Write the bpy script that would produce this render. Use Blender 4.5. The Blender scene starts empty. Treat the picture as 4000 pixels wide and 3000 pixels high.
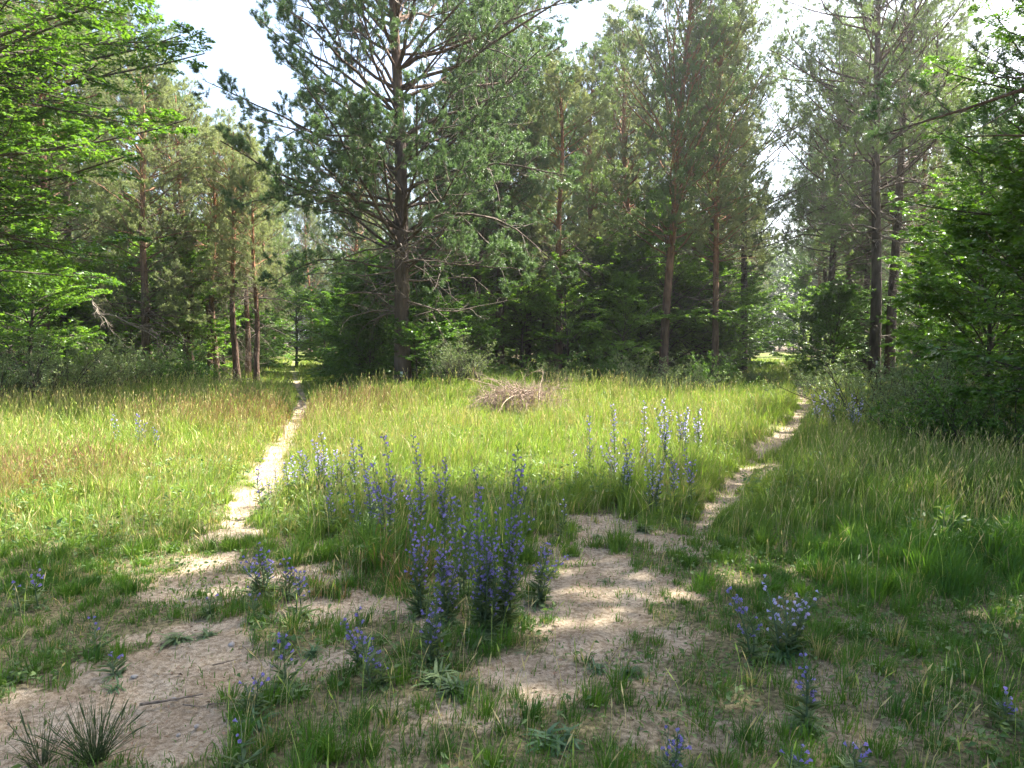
import bpy, math
import numpy as np
from mathutils import Vector

# ------------------------------------------------------------------ camera, sky, sun, exposure
scn = bpy.context.scene
COL = scn.collection
CAM_H, FPX, HOR = 1.6, 720.0, 340.0          # eye height, focal length in pixels of a 1024 frame, horizon row
cam_d = bpy.data.cameras.new('camera'); cam = bpy.data.objects.new('camera', cam_d); COL.objects.link(cam)
cam_d.sensor_width = 36; cam_d.lens = 36 * FPX / 1024
cam_d.clip_start = .05; cam_d.clip_end = 3000
cam.location = (0, 0, CAM_H)
cam.rotation_euler = (math.radians(90) - math.atan((384 - HOR) / FPX), 0, 0)
scn.camera = cam

SUN_AZ, SUN_EL = math.radians(61), math.radians(50)      # azimuth from +Y towards +X
world = bpy.data.worlds.new('World'); scn.world = world; world.use_nodes = True
wn = world.node_tree
sky = wn.nodes.new('ShaderNodeTexSky'); sky.sky_type = 'NISHITA'; sky.sun_disc = False
sky.sun_elevation = SUN_EL; sky.sun_rotation = SUN_AZ
sky.air_density = 1.0; sky.dust_density = 4.0; sky.ozone_density = 1.0
bgn = wn.nodes['Background']; bgn.inputs['Strength'].default_value = .105
wn.links.new(sky.outputs[0], bgn.inputs[0])
sl = bpy.data.lights.new('sun', 'SUN'); sl.energy = 5.0; sl.angle = math.radians(.53); sl.color = (1, .95, .86)
so = bpy.data.objects.new('sun', sl); COL.objects.link(so)
sdir = Vector((math.sin(SUN_AZ) * math.cos(SUN_EL), math.cos(SUN_AZ) * math.cos(SUN_EL), math.sin(SUN_EL)))
so.rotation_euler = sdir.to_track_quat('Z', 'Y').to_euler(); so.location = sdir * 60
scn.view_settings.view_transform = 'Standard'; scn.view_settings.look = 'None'
scn.view_settings.gamma = 1; scn.view_settings.exposure = 2.38
scn.cycles.max_bounces = 7; scn.cycles.diffuse_bounces = 4; scn.cycles.glossy_bounces = 2
scn.cycles.transmission_bounces = 5; scn.cycles.transparent_max_bounces = 4; scn.cycles.volume_bounces = 0
scn.cycles.sample_clamp_indirect = 6; scn.cycles.use_denoising = True
scn.cycles.use_adaptive_sampling = True; scn.cycles.adaptive_threshold = .02
scn.cycles.caustics_reflective = False; scn.cycles.caustics_refractive = False

# ------------------------------------------------------------------ helpers
K = 1024 / 2212.0; HAZE = .0009
def G(px, py):
    """point of the ground plane seen at (px, py) of the 2212-wide view of the photograph"""
    d = CAM_H * FPX / (py * K - HOR)
    return np.array([(px * K - 512) / FPX * d, d])
def AT(px, py, d):
    return np.array([(px * K - 512) / FPX * d, d, CAM_H - (py * K - HOR) / FPX * d])

def nrm(v):
    return v / np.maximum(np.linalg.norm(v, axis=-1, keepdims=True), 1e-9)

def _hash(ix, iy, seed):
    h = (ix.astype(np.int64) * 374761393 + iy.astype(np.int64) * 668265263 + seed * 2147483647) & 0xffffffff
    h = ((h ^ (h >> 13)) * 1274126177) & 0xffffffff
    return ((h ^ (h >> 16)) & 0xffffff) / float(0xffffff)
def vnoise(x, y, s, seed=0):
    x = np.asarray(x, float) / s; y = np.asarray(y, float) / s
    xi = np.floor(x); yi = np.floor(y); fx = x - xi; fy = y - yi
    fx = fx * fx * (3 - 2 * fx); fy = fy * fy * (3 - 2 * fy)
    a = _hash(xi, yi, seed); b = _hash(xi + 1, yi, seed); c = _hash(xi, yi + 1, seed); d = _hash(xi + 1, yi + 1, seed)
    return (a * (1 - fx) + b * fx) * (1 - fy) + (c * (1 - fx) + d * fx) * fy
def fbm(x, y, s, seed=0, o=3):
    t = 0; a = .5; n = 0
    for i in range(o):
        t = t + a * vnoise(x, y, s / 2 ** i, seed + i * 17); n += a; a *= .5
    return t / n
def sstep(e0, e1, x):
    t = np.clip((x - e0) / (e1 - e0), 0, 1); return t * t * (3 - 2 * t)

def mesh_np(name, V, loops, counts, col=None, smooth=False, mat=None, fcol=None):
    me = bpy.data.meshes.new(name)
    V = np.ascontiguousarray(V, np.float32).reshape(-1, 3); loops = np.ascontiguousarray(loops, np.int32).ravel()
    counts = np.asarray(counts, np.int32)
    me.vertices.add(len(V)); me.vertices.foreach_set('co', V.ravel())
    me.loops.add(len(loops)); me.loops.foreach_set('vertex_index', loops)
    me.polygons.add(len(counts))
    st = np.zeros(len(counts), np.int32); st[1:] = np.cumsum(counts)[:-1]
    me.polygons.foreach_set('loop_start', st)
    if smooth: me.polygons.foreach_set('use_smooth', np.ones(len(counts), bool))
    me.update(calc_edges=True)
    if col is not None:
        ca = me.color_attributes.new('tint', 'FLOAT_COLOR', 'POINT')
        c4 = np.ones((len(V), 4), np.float32); c4[:, :3] = col
        ca.data.foreach_set('color', c4.ravel())
    if mat: me.materials.append(mat)
    return me

class Geo:
    """collects vertices and faces of one mesh"""
    def __init__(s): s.V = []; s.L = []; s.C = []; s.T = []; s.n = 0
    def add(s, V, F, tint=None):
        """V (...,3) ; F (nf,k) int indices into V"""
        V = V.reshape(-1, 3); F = np.asarray(F)
        s.V.append(V); s.L.append((F + s.n).ravel()); s.C.append(np.full(len(F), F.shape[1]))
        if tint is None: tint = (1, 1, 1)
        s.T.append(np.broadcast_to(np.asarray(tint, float), (len(V), 3)) if np.ndim(tint) < 2 else tint)
        s.n += len(V)
    def mesh(s, name, mat, smooth=False):
        if not s.V: s.add(np.zeros((3, 3)), [[0, 1, 2]])
        return mesh_np(name, np.concatenate(s.V), np.concatenate(s.L), np.concatenate(s.C), np.concatenate(s.T), smooth, mat)
    def tubes(s, P, R, sides=5, tint=None, cap=True):
        """P (M,N,3), R (M,N)"""
        M, N = P.shape[:2]
        if M == 0: return
        T = np.zeros_like(P); T[:, 1:-1] = P[:, 2:] - P[:, :-2]; T[:, 0] = P[:, 1] - P[:, 0]; T[:, -1] = P[:, -1] - P[:, -2]
        T = nrm(T)
        ref = np.where(np.abs(T[:, :1, 2:3]) > .9, np.array([1., 0, 0]), np.array([0, 0, 1.]))
        A = nrm(np.cross(T, np.broadcast_to(ref, T.shape))); B = np.cross(T, A)
        th = np.arange(sides) * 2 * math.pi / sides
        V = P[:, :, None] + R[:, :, None, None] * (A[:, :, None] * np.cos(th)[None, None, :, None] + B[:, :, None] * np.sin(th)[None, None, :, None])
        i = np.arange(M)[:, None, None] * N * sides; j = np.arange(N - 1)[None, :, None] * sides; k = np.arange(sides)[None, None]
        k2 = (k + 1) % sides
        F = np.stack([i + j + k, i + j + k2, i + j + sides + k2, i + j + sides + k], -1).reshape(-1, 4)
        if tint is not None and np.ndim(tint) == 2: tint = np.repeat(tint, N * sides, 0)
        s.add(V, F, tint)
    def needles(s, p, d, rng, k=12, ln=.06, w=.006, shoot=.10, tint=None, spread=.9):
        """k thin needles round each shoot at p along d"""
        n = len(p)
        if n == 0: return
        u = rng.uniform(0, 1, (n, k, 1))
        r = rng.normal(size=(n, k, 3)); dd = d[:, None]
        r = nrm(r - (r * dd).sum(-1, keepdims=True) * dd)
        nd = nrm(dd * rng.uniform(.35, 1.1, (n, k, 1)) + r * spread)
        b = p[:, None] + dd * u * shoot
        L = ln * rng.uniform(.7, 1.25, (n, k, 1))
        side = nrm(np.cross(nd, rng.normal(size=(n, k, 3)))) * w * .5
        V = np.stack([b - side, b + side, b + nd * L], 2)
        F = np.arange(n * k * 3).reshape(-1, 3)
        t = None
        if tint is not None: t = np.repeat(tint, k * 3, 0)
        s.add(V, F, t)
    def leaves(s, p, d, up, ln, wd, rng, tint=None, fold=.25):
        """one folded pointed leaf at each p, along d, face towards up"""
        n = len(p)
        if n == 0: return
        d = nrm(d); side = nrm(np.cross(d, up)); nn = np.cross(side, d)
        L = np.broadcast_to(np.asarray(ln, float), (n,))[:, None]; W = np.broadcast_to(np.asarray(wd, float), (n,))[:, None]
        v0 = p; v1 = p + d * L * .45 + side * W * .5 + nn * W * fold; v2 = p + d * L - nn * L * .12
        v3 = p + d * L * .45 - side * W * .5 + nn * W * fold; 
        V = np.stack([v0, v1, v2, v3], 1)
        b = np.arange(n)[:, None] * 4
        F = np.concatenate([b + np.array([[0, 1, 2]]), b + np.array([[0, 2, 3]])], 1).reshape(-1, 3)
        t = np.repeat(tint, 4, 0) if tint is not None and np.ndim(tint) == 2 else tint
        s.add(V, F, t)

def sample(P, R, t):
    """P (M,N,3) at params t (M,K): positions, tangents, radii"""
    M, N = P.shape[:2]
    f = np.clip(t, 0, .9999) * (N - 1); i = f.astype(int); u = (f - i)[..., None]
    m = np.arange(M)[:, None]
    a = P[m, i]; b = P[m, i + 1]
    return a * (1 - u) + b * u, nrm(b - a), R[m, i] * (1 - u[..., 0]) + R[m, i + 1] * u[..., 0]

def grow(p, d, L, r0, r1, n, rng, up=0., wob=.12, flat=False):
    """polylines from p along d; up is how much each step turns towards +z (scalar or per line)"""
    M = len(p); P = np.zeros((M, n, 3)); P[:, 0] = p; d = nrm(d); st = (L / (n - 1))[:, None]
    up = np.broadcast_to(np.asarray(up, float), (M,))[:, None]
    for i in range(1, n):
        w = rng.normal(size=(M, 3)) * wob
        if flat: w[:, 2] *= .4
        d = nrm(d + w + up * np.array([0, 0, 1.]))
        P[:, i] = P[:, i - 1] + d * st
    tt = np.linspace(0, 1, n)[None]
    R = r0[:, None] * (1 - tt) + r1[:, None] * tt
    return P, R

def spawn(P, R, per, t0, t1, ang, lf, n, rng, up=0., wob=.12, flat=False, rs=.6, rmin=.002, pw=1.):
    """side shoots off the polylines P; lf(t, parent length) gives their length"""
    M = len(P)
    if M == 0: return np.zeros((0, n, 3)), np.zeros((0, n)), np.zeros((0,))
    PL = np.linalg.norm(np.diff(P, axis=1), axis=2).sum(1)
    t = t0 + (t1 - t0) * ((np.arange(per)[None] + rng.uniform(0, 1, (M, per))) / per) ** pw
    p, T, r = sample(P, R, t)
    if flat:
        s = nrm(np.cross(T, np.array([0, 0, 1.]))) * np.where(np.arange(per) % 2 == 0, 1, -1)[None, :, None]
        s = nrm(s + rng.normal(size=s.shape) * np.array([.15, .15, .22]))
    else:
        s = rng.normal(size=T.shape); s = nrm(s - (s * T).sum(-1, keepdims=True) * T)
    a = ang * rng.uniform(.75, 1.25, t.shape)[..., None]
    d = T * np.cos(a) + s * np.sin(a)
    L = lf(t, PL[:, None]) * rng.uniform(.7, 1.25, t.shape)
    p = p.reshape(-1, 3); d = d.reshape(-1, 3); L = L.ravel(); r = r.ravel()
    r0 = np.maximum(np.minimum(r * rs, .01 + L * .02), rmin)
    C, CR = grow(p, d, L, r0, np.maximum(r0 * .35, rmin * .7), n, rng, up, wob, flat)
    return C, CR, t.ravel()

# ------------------------------------------------------------------ materials
def new_mat(name):
    m = bpy.data.materials.new(name); m.use_nodes = True; nt = m.node_tree; nt.nodes.clear()
    return m, nt, nt.nodes, nt.links
def leaf_mat(name, base, var, trans=.45, gloss=.35, rough=.45, tcol=(1.25, 1.25, .55), tint=False):
    """leaf surface: diffuse + gloss, and light let through; every leaf a little different"""
    m, nt, N, L = new_mat(name)
    geo = N.new('ShaderNodeNewGeometry')
    if tint:
        at = N.new('ShaderNodeAttribute'); at.attribute_name = 'tint'; csrc = at.outputs['Color']
    else:
        ramp = N.new('ShaderNodeValToRGB'); ramp.color_ramp.elements[0].color = (*base, 1); ramp.color_ramp.elements[1].color = (*var, 1)
        oi = N.new('ShaderNodeObjectInfo')
        tc = N.new('ShaderNodeTexCoord'); nz = N.new('ShaderNodeTexNoise'); nz.inputs['Scale'].default_value = .8
        L.new(tc.outputs['Object'], nz.inputs['Vector'])
        a = N.new('ShaderNodeMath'); a.operation = 'MULTIPLY_ADD'; a.inputs[1].default_value = .5
        L.new(geo.outputs['Random Per Island'], a.inputs[0]); L.new(nz.outputs[0], a.inputs[2])
        b = N.new('ShaderNodeMath'); b.operation = 'MULTIPLY_ADD'; b.inputs[1].default_value = .4; b.use_clamp = True
        L.new(oi.outputs['Random'], b.inputs[0])
        c = N.new('ShaderNodeMath'); c.operation = 'SUBTRACT'; c.inputs[1].default_value = .42
        L.new(a.outputs[0], c.inputs[0]); L.new(c.outputs[0], b.inputs[2]); L.new(b.outputs[0], ramp.inputs[0]); csrc = ramp.outputs[0]
    pb = N.new('ShaderNodeBsdfPrincipled'); pb.inputs['Roughness'].default_value = rough; pb.inputs['Specular IOR Level'].default_value = gloss
    L.new(csrc, pb.inputs['Base Color'])
    mx = N.new('ShaderNodeMix'); mx.data_type = 'RGBA'; mx.blend_type = 'MULTIPLY'; mx.inputs[0].default_value = 1
    L.new(csrc, mx.inputs[6]); mx.inputs[7].default_value = (*tcol, 1); mx.clamp_result = True
    tr = N.new('ShaderNodeBsdfTranslucent'); L.new(mx.outputs[2], tr.inputs[0])
    ms = N.new('ShaderNodeMixShader'); ms.inputs[0].default_value = trans
    L.new(pb.outputs[0], ms.inputs[1]); L.new(tr.outputs[0], ms.inputs[2])
    o = N.new('ShaderNodeOutputMaterial'); L.new(ms.outputs[0], o.inputs[0])
    return m
def bark_mat(name, low, high, z0, z1, scale=9., bump=.6):
    """plated bark, colour going from low to high up the stem as a pine's does"""
    m, nt, N, L = new_mat(name)
    tc = N.new('ShaderNodeTexCoord'); mp = N.new('ShaderNodeMapping'); mp.inputs['Scale'].default_value = (1, 1, .3)
    L.new(tc.outputs['Object'], mp.inputs[0])
    nz = N.new('ShaderNodeTexNoise'); nz.inputs['Scale'].default_value = scale; nz.inputs['Detail'].default_value = 6; L.new(mp.outputs[0], nz.inputs['Vector'])
    vo = N.new('ShaderNodeTexVoronoi'); vo.inputs['Scale'].default_value = scale * 1.6; vo.feature = 'DISTANCE_TO_EDGE'; L.new(mp.outputs[0], vo.inputs['Vector'])
    sp = N.new('ShaderNodeSeparateXYZ'); L.new(tc.outputs['Object'], sp.inputs[0])
    mr = N.new('ShaderNodeMapRange'); mr.inputs[1].default_value = z0; mr.inputs[2].default_value = z1; L.new(sp.outputs[2], mr.inputs[0])
    mx = N.new('ShaderNodeMix'); mx.data_type = 'RGBA'; L.new(mr.outputs[0], mx.inputs[0]); mx.inputs[6].default_value = (*low, 1); mx.inputs[7].default_value = (*high, 1)
    rp = N.new('ShaderNodeValToRGB'); rp.color_ramp.elements[0].position = .3; rp.color_ramp.elements[0].color = (.45, .42, .4, 1)
    rp.color_ramp.elements[1].position = .72; rp.color_ramp.elements[1].color = (1.35, 1.3, 1.25, 1); L.new(nz.outputs[0], rp.inputs[0])
    ml = N.new('ShaderNodeMix'); ml.data_type = 'RGBA'; ml.blend_type = 'MULTIPLY'; ml.inputs[0].default_value = 1
    L.new(mx.outputs[2], ml.inputs[6]); L.new(rp.outputs[0], ml.inputs[7])
    pb = N.new('ShaderNodeBsdfPrincipled'); pb.inputs['Roughness'].default_value = .9; pb.inputs['Specular IOR Level'].default_value = .15
    L.new(ml.outputs[2], pb.inputs['Base Color'])
    ad = N.new('ShaderNodeMath'); ad.operation = 'MULTIPLY_ADD'; ad.inputs[1].default_value = 1.2; L.new(vo.outputs[0], ad.inputs[0]); L.new(nz.outputs[0], ad.inputs[2])
    bp = N.new('ShaderNodeBump'); bp.inputs['Strength'].default_value = bump; bp.inputs['Distance'].default_value = .04
    L.new(ad.outputs[0], bp.inputs['Height']); L.new(bp.outputs[0], pb.inputs['Normal'])
    o = N.new('ShaderNodeOutputMaterial'); L.new(pb.outputs[0], o.inputs[0])
    return m
def plain_mat(name, a, b, scale=20., rough=.85, bump=.3):
    m, nt, N, L = new_mat(name)
    tc = N.new('ShaderNodeTexCoord'); nz = N.new('ShaderNodeTexNoise'); nz.inputs['Scale'].default_value = scale; nz.inputs['Detail'].default_value = 5
    L.new(tc.outputs['Object'], nz.inputs['Vector'])
    rp = N.new('ShaderNodeValToRGB'); rp.color_ramp.elements[0].position = .3; rp.color_ramp.elements[0].color = (*a, 1)
    rp.color_ramp.elements[1].position = .7; rp.color_ramp.elements[1].color = (*b, 1); L.new(nz.outputs[0], rp.inputs[0])
    pb = N.new('ShaderNodeBsdfPrincipled'); pb.inputs['Roughness'].default_value = rough; L.new(rp.outputs[0], pb.inputs['Base Color'])
    bp = N.new('ShaderNodeBump'); bp.inputs['Strength'].default_value = bump; bp.inputs['Distance'].default_value = .01
    L.new(nz.outputs[0], bp.inputs['Height']); L.new(bp.outputs[0], pb.inputs['Normal'])
    o = N.new('ShaderNodeOutputMaterial'); L.new(pb.outputs[0], o.inputs[0])
    return m

M_NEEDLE = leaf_mat('pine_needles', (.085, .15, .055), (.20, .28, .10), .40, .5, .4, (1.2, 1.2, .6))
M_NEEDLE_BLUE = leaf_mat('pine_needles_blue_green', (.06, .12, .055), (.15, .225, .095), .38, .5, .4, (1.1, 1.2, .7))
M_NEEDLE_PALE = leaf_mat('pine_needles_pale', (.16, .21, .10), (.33, .37, .18), .42, .4, .45, (1.1, 1.1, .65))
M_BEECH = leaf_mat('beech_leaves', (.055, .13, .025), (.13, .245, .045), .46, .5, .34, (1.35, 1.4, .4))
M_BEECH_D = leaf_mat('beech_leaves_deep', (.07, .165, .03), (.15, .29, .05), .5, .55, .33, (1.4, 1.4, .45))
M_SAP_SUNLIT = leaf_mat('sapling_leaves_sunlit', (.085, .185, .03), (.20, .34, .065), .52, .5, .34, (1.4, 1.4, .45))  # brightened beech leaf; sun on the understorey is mixed into its colour
M_SHRUB = leaf_mat('shrub_leaves', (.14, .21, .10), (.28, .36, .18), .42, .5, .38, (1.2, 1.2, .6))
M_BARK = bark_mat('pine_bark', (.13, .098, .08), (.31, .18, .115), 4.0, 9)
M_BARK_DARK = bark_mat('old_pine_bark', (.10, .08, .068), (.19, .125, .09), 6, 13, 6., .9)
M_BARK_RED = bark_mat('red_pine_bark', (.15, .105, .08), (.36, .185, .11), 2.5, 7)
M_BEECHBARK = bark_mat('beech_bark', (.10, .09, .075), (.11, .10, .08), 0, 10, 14., .15)
M_PTWIG = plain_mat('pine_twigs', (.085, .068, .055), (.20, .155, .12), 9)
M_TWIG = plain_mat('dead_twigs', (.17, .125, .095), (.40, .29, .21), 14)
M_GRASS = leaf_mat('grass_blades', (0, 0, 0), (0, 0, 0), .42, .35, .5, (1.2, 1.18, .6), tint=True)
M_DRY = leaf_mat('grass_heads', (0, 0, 0), (0, 0, 0), .35, .2, .6, (1.1, 1.05, .8), tint=True)
M_STEM = leaf_mat('bugloss_stem', (.07, .12, .06), (.13, .18, .09), .15, .3, .6, (1.1, 1.1, .7))
M_GLEAF = leaf_mat('bugloss_leaves', (.09, .145, .065), (.19, .25, .11), .3, .3, .6, (1.15, 1.2, .6))
M_BLOOM = leaf_mat('bugloss_bloom', (.22, .21, .50), (.42, .34, .65), .45, .25, .6, (1.05, .95, 1.2))
M_BLOOM_SUNLIT = leaf_mat('bugloss_bloom_sunlit', (.50, .50, .76), (.72, .64, .85), .45, .25, .6, (1.05, 1.0, 1.15))  # paler copy for spikes in the sun; sunlight put into the petal colour
M_CALYX = leaf_mat('bugloss_buds', (.08, .12, .08), (.16, .15, .14), .3, .3, .6, (1, 1.1, .7))
M_STONE = plain_mat('stone', (.22, .20, .18), (.42, .38, .34), 30, .85)

# ------------------------------------------------------------------ the lie of the land
def pathd(x, y, pts, wid):
    """signed closeness to a polyline path: 1 at the middle, 0 at its edge, negative beyond"""
    best = np.full(np.shape(x), -9.)
    for (a, b, wa, wb) in zip(pts[:-1], pts[1:], wid[:-1], wid[1:]):
        d = b - a; L2 = (d ** 2).sum()
        t = np.clip(((x - a[0]) * d[0] + (y - a[1]) * d[1]) / L2, 0, 1)
        dist = np.hypot(x - a[0] - t * d[0], y - a[1] - t * d[1])
        w = wa + (wb - wa) * t
        best = np.maximum(best, 1 - dist / w)
    return best
LP = [np.array([-27., 90]), np.array([-11.6, 38]), G(645, 845), G(652, 880), G(628, 925), G(592, 975), G(560, 1040), G(530, 1095), G(500, 1130)]
LW = [.05, .08, .10, .13, .16, .20, .18, .15, .10]
RP = [np.array([33., 90]), np.array([14.8, 39]), G(1722, 815), G(1742, 880), G(1715, 925), G(1660, 970), G(1615, 1020), G(1570, 1085), G(1500, 1150)]
RW = [.05, .08, .12, .15, .18, .22, .13, .13, .10]
BL = [  # bare blobs: centre px, py, half width px, half height px, strength
    (330, 1480, 200, 90, 1), (120, 1580, 220, 90, 1.1), (420, 1390, 120, 50, 1), (360, 1600, 120, 70, 1), (560, 1275, 110, 30, .7), (760, 1320, 120, 35, .8),
    (650, 1340, 110, 30, .7), (730, 1175, 60, 20, 1), (690, 1240, 100, 30, .6), (1260, 1340, 140, 90, 1), (1330, 1250, 130, 50, .95), (1150, 1480, 140, 70, 1),
    (1290, 1145, 90, 28, .95), (1180, 1180, 60, 25, .7), (1470, 1170, 100, 28, .85), (700, 1440, 110, 45, .65), (1050, 1560, 160, 40, .55), (1350, 1450, 110, 60, .5),
    (1920, 1500, 160, 70, .35), (1800, 1600, 220, 45, .4), (1500, 1600, 200, 40, .4), (820, 1590, 120, 60, .35), (470, 1215, 100, 26, .75), (495, 1160, 75, 26, .75), (410, 1270, 100, 28, .7), (1640, 1015, 60, 25, .8), (1900, 1370, 60, 30, .4)]
BLW = []
for (px, py, hx, hy, s_) in BL:
    c = G(px, py); far = G(px, py - hy); BLW.append((c[0], c[1], hx * K / FPX * c[1], abs(far[1] - c[1]), s_))
def sandness(x, y):
    n = fbm(x, y, .5, 3, 4) - .5; n2 = fbm(x, y, .12, 9, 2) - .5
    s = np.maximum(pathd(x, y, LP, LW), pathd(x, y, RP, RW)) * 1.0
    s = np.where(y > 10, s, s)
    out = np.where(x > 0, .8, 1.) * sstep(-.5, .6, s + n * 1.7 + n2 * 1.5)
    for (cx, cy, rx, ry, st) in BLW:
        q = 1 - np.hypot((x - cx) / rx, (y - cy) / ry)
        out = np.maximum(out, st * sstep(-.4, .4, q + n * 1.5 + n2 * 1.3))
    return np.clip(out, 0, 1)
MOUND = [(-1.6, 18.2, 2.0, 1.3, .38), (1.2, 17.6, 2.6, 1.2, .28), (-9.5, 18.5, 3.5, 1.6, .22), (-6.5, 20, 2, 2.5, .12)]
def height(x, y):
    far = np.hypot(x, y)
    h = (fbm(x, y, 3.2, 21, 3) - .5) * .10 * sstep(1.5, 8, far) + (fbm(x, y, .7, 31, 2) - .5) * .03
    h = h + (fbm(x, y, 40, 41, 2) - .5) * 1.0 * sstep(60, 200, far)
    for cx, cy, rx, ry, a in MOUND: h = h + a * np.exp(-((x - cx) / rx) ** 2 - ((y - cy) / ry) ** 2)
    p = np.maximum(pathd(x, y, LP, np.array(LW) * 1.5), pathd(x, y, RP, np.array(RW) * 1.5))
    return h - .03 * sstep(0, .6, p)
def gz(x, y): return float(height(np.array([x]), np.array([y]))[0])

def axis(segs):
    out = []
    for a, b, st in segs: out.append(np.arange(a, b, st))
    return np.concatenate(out + [np.array([segs[-1][1]])])
gx = axis([(-900, -100, 100), (-100, -30, 5), (-30, -10, .5), (-10, -5, .12), (-5, 5, .045), (5, 10, .12), (10, 30, .5), (30, 100, 5), (100, 900, 100)])
gy = axis([(-300, -40, 40), (-40, -4, 3), (-4, 1, .5), (1, 8, .045), (8, 20, .1), (20, 50, .4), (50, 100, 3), (100, 1200, 100)])
X, Y = np.meshgrid(gx, gy); Z = height(X, Y)
SD = sandness(X, Y)
Z = Z - .012 * SD + (fbm(X, Y, .15, 77, 3) - .5) * .03 * SD + (fbm(X, Y, .38, 78, 2) - .5) * .035 * SD
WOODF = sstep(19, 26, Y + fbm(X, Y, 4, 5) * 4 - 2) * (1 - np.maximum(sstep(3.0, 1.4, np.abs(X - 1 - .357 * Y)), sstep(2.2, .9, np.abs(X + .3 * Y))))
nx, ny = len(gx), len(gy)
ii = (np.arange(ny - 1)[:, None] * nx + np.arange(nx - 1)[None]).ravel()
gm, nt, N, L = new_mat('sandy_ground')
at = N.new('ShaderNodeAttribute'); at.attribute_name = 'tint'; sx = N.new('ShaderNodeSeparateColor'); L.new(at.outputs['Color'], sx.inputs[0])
tc = N.new('ShaderNodeTexCoord')
def gnoise(scale, det=6):
    n = N.new('ShaderNodeTexNoise'); n.inputs['Scale'].default_value = scale; n.inputs['Detail'].default_value = det; L.new(tc.outputs['Object'], n.inputs['Vector']); return n
n1, n2, n3 = gnoise(3.2), gnoise(38), gnoise(150, 3)
def ramp(src, p0, c0, p1, c1):
    r = N.new('ShaderNodeValToRGB'); r.color_ramp.elements[0].position = p0; r.color_ramp.elements[0].color = (*c0, 1)
    r.color_ramp.elements[1].position = p1; r.color_ramp.elements[1].color = (*c1, 1); L.new(src, r.inputs[0]); return r
def gmix(f, a, b, typ='MIX', fac=None):
    m = N.new('ShaderNodeMix'); m.data_type = 'RGBA'; m.blend_type = typ
    if fac is None: L.new(f, m.inputs[0])
    else: m.inputs[0].default_value = fac
    L.new(a, m.inputs[6]); L.new(b, m.inputs[7]); return m.outputs[2]
sand = ramp(n1.outputs[0], .35, (.30, .24, .17), .68, (.42, .355, .265))
speck = ramp(n2.outputs[0], .36, (.62, .58, .52), .60, (1.06, 1.05, 1.04))
sand2 = gmix(None, sand.outputs[0], speck.outputs[0], 'MULTIPLY', 1)
fine = ramp(n3.outputs[0], .33, (.62, .6, .58), .55, (1.05, 1.05, 1.05)); sand2 = gmix(None, sand2, fine.outputs[0], 'MULTIPLY', .8)
turf0 = ramp(n2.outputs[0], .35, (.075, .068, .035), .68, (.22, .19, .105)); farc = ramp(n2.outputs[0], .35, (.08, .11, .025), .68, (.20, .24, .06))
class _T: outputs = [gmix(sx.outputs[2], turf0.outputs[0], farc.outputs[0])]
turf = _T
sandf = N.new('ShaderNodeMath'); sandf.operation = 'MULTIPLY_ADD'; sandf.inputs[1].default_value = .5; L.new(n2.outputs[0], sandf.inputs[0]); L.new(sx.outputs[0], sandf.inputs[2])
fr = N.new('ShaderNodeMapRange'); fr.inputs[1].default_value = .35; fr.inputs[2].default_value = .85; L.new(sandf.outputs[0], fr.inputs[0])
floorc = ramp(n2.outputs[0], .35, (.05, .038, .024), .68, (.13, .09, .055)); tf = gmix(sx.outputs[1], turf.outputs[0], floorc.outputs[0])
gc = gmix(fr.outputs[0], tf, sand2)
pb = N.new('ShaderNodeBsdfPrincipled'); pb.inputs['Roughness'].default_value = .95; pb.inputs['Specular IOR Level'].default_value = .1; L.new(gc, pb.inputs['Base Color'])
bsum = N.new('ShaderNodeMath'); bsum.operation = 'MULTIPLY_ADD'; bsum.inputs[1].default_value = .5; L.new(n3.outputs[0], bsum.inputs[0]); L.new(n2.outputs[0], bsum.inputs[2])
bp = N.new('ShaderNodeBump'); bp.inputs['Strength'].default_value = .7; bp.inputs['Distance'].default_value = .02; L.new(bsum.outputs[0], bp.inputs['Height']); L.new(bp.outputs[0], pb.inputs['Normal'])
o = N.new('ShaderNodeOutputMaterial'); L.new(pb.outputs[0], o.inputs[0])
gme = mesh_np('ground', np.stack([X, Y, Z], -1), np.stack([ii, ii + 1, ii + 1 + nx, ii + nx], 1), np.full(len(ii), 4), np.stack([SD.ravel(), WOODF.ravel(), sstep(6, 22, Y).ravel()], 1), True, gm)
ground = bpy.data.objects.new('ground', gme); COL.objects.link(ground)
ground['kind'] = 'structure'; ground['label'] = 'sandy clearing floor with two footpaths leading into the forest'

# ------------------------------------------------------------------ things
def tag(o, label, cat, group=None, kind=None):
    if label: o['label'] = label
    if cat: o['category'] = cat
    if group: o['group'] = group
    if kind: o['kind'] = kind
    return o
def empty(name, loc, rz=0, sc=1.):
    o = bpy.data.objects.new(name, None); COL.objects.link(o); o.empty_display_size = .2
    o.location = loc; o.rotation_euler = (0, 0, rz); o.scale = (sc, sc, sc) if np.ndim(sc) == 0 else sc
    return o
def part(name, me, parent):
    o = bpy.data.objects.new(name, me); COL.objects.link(o); o.parent = parent; return o
def place(kind, parts, x, y, rz, sc, label, cat, group=None, lean=(0, 0), dz=0):
    o = empty(kind, (x, y, gz(x, y) - .03 + dz), rz, sc); o.rotation_euler = (lean[0], lean[1], rz)
    for n, me in parts: part(n, me, o)
    return tag(o, label, cat, group)

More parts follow.
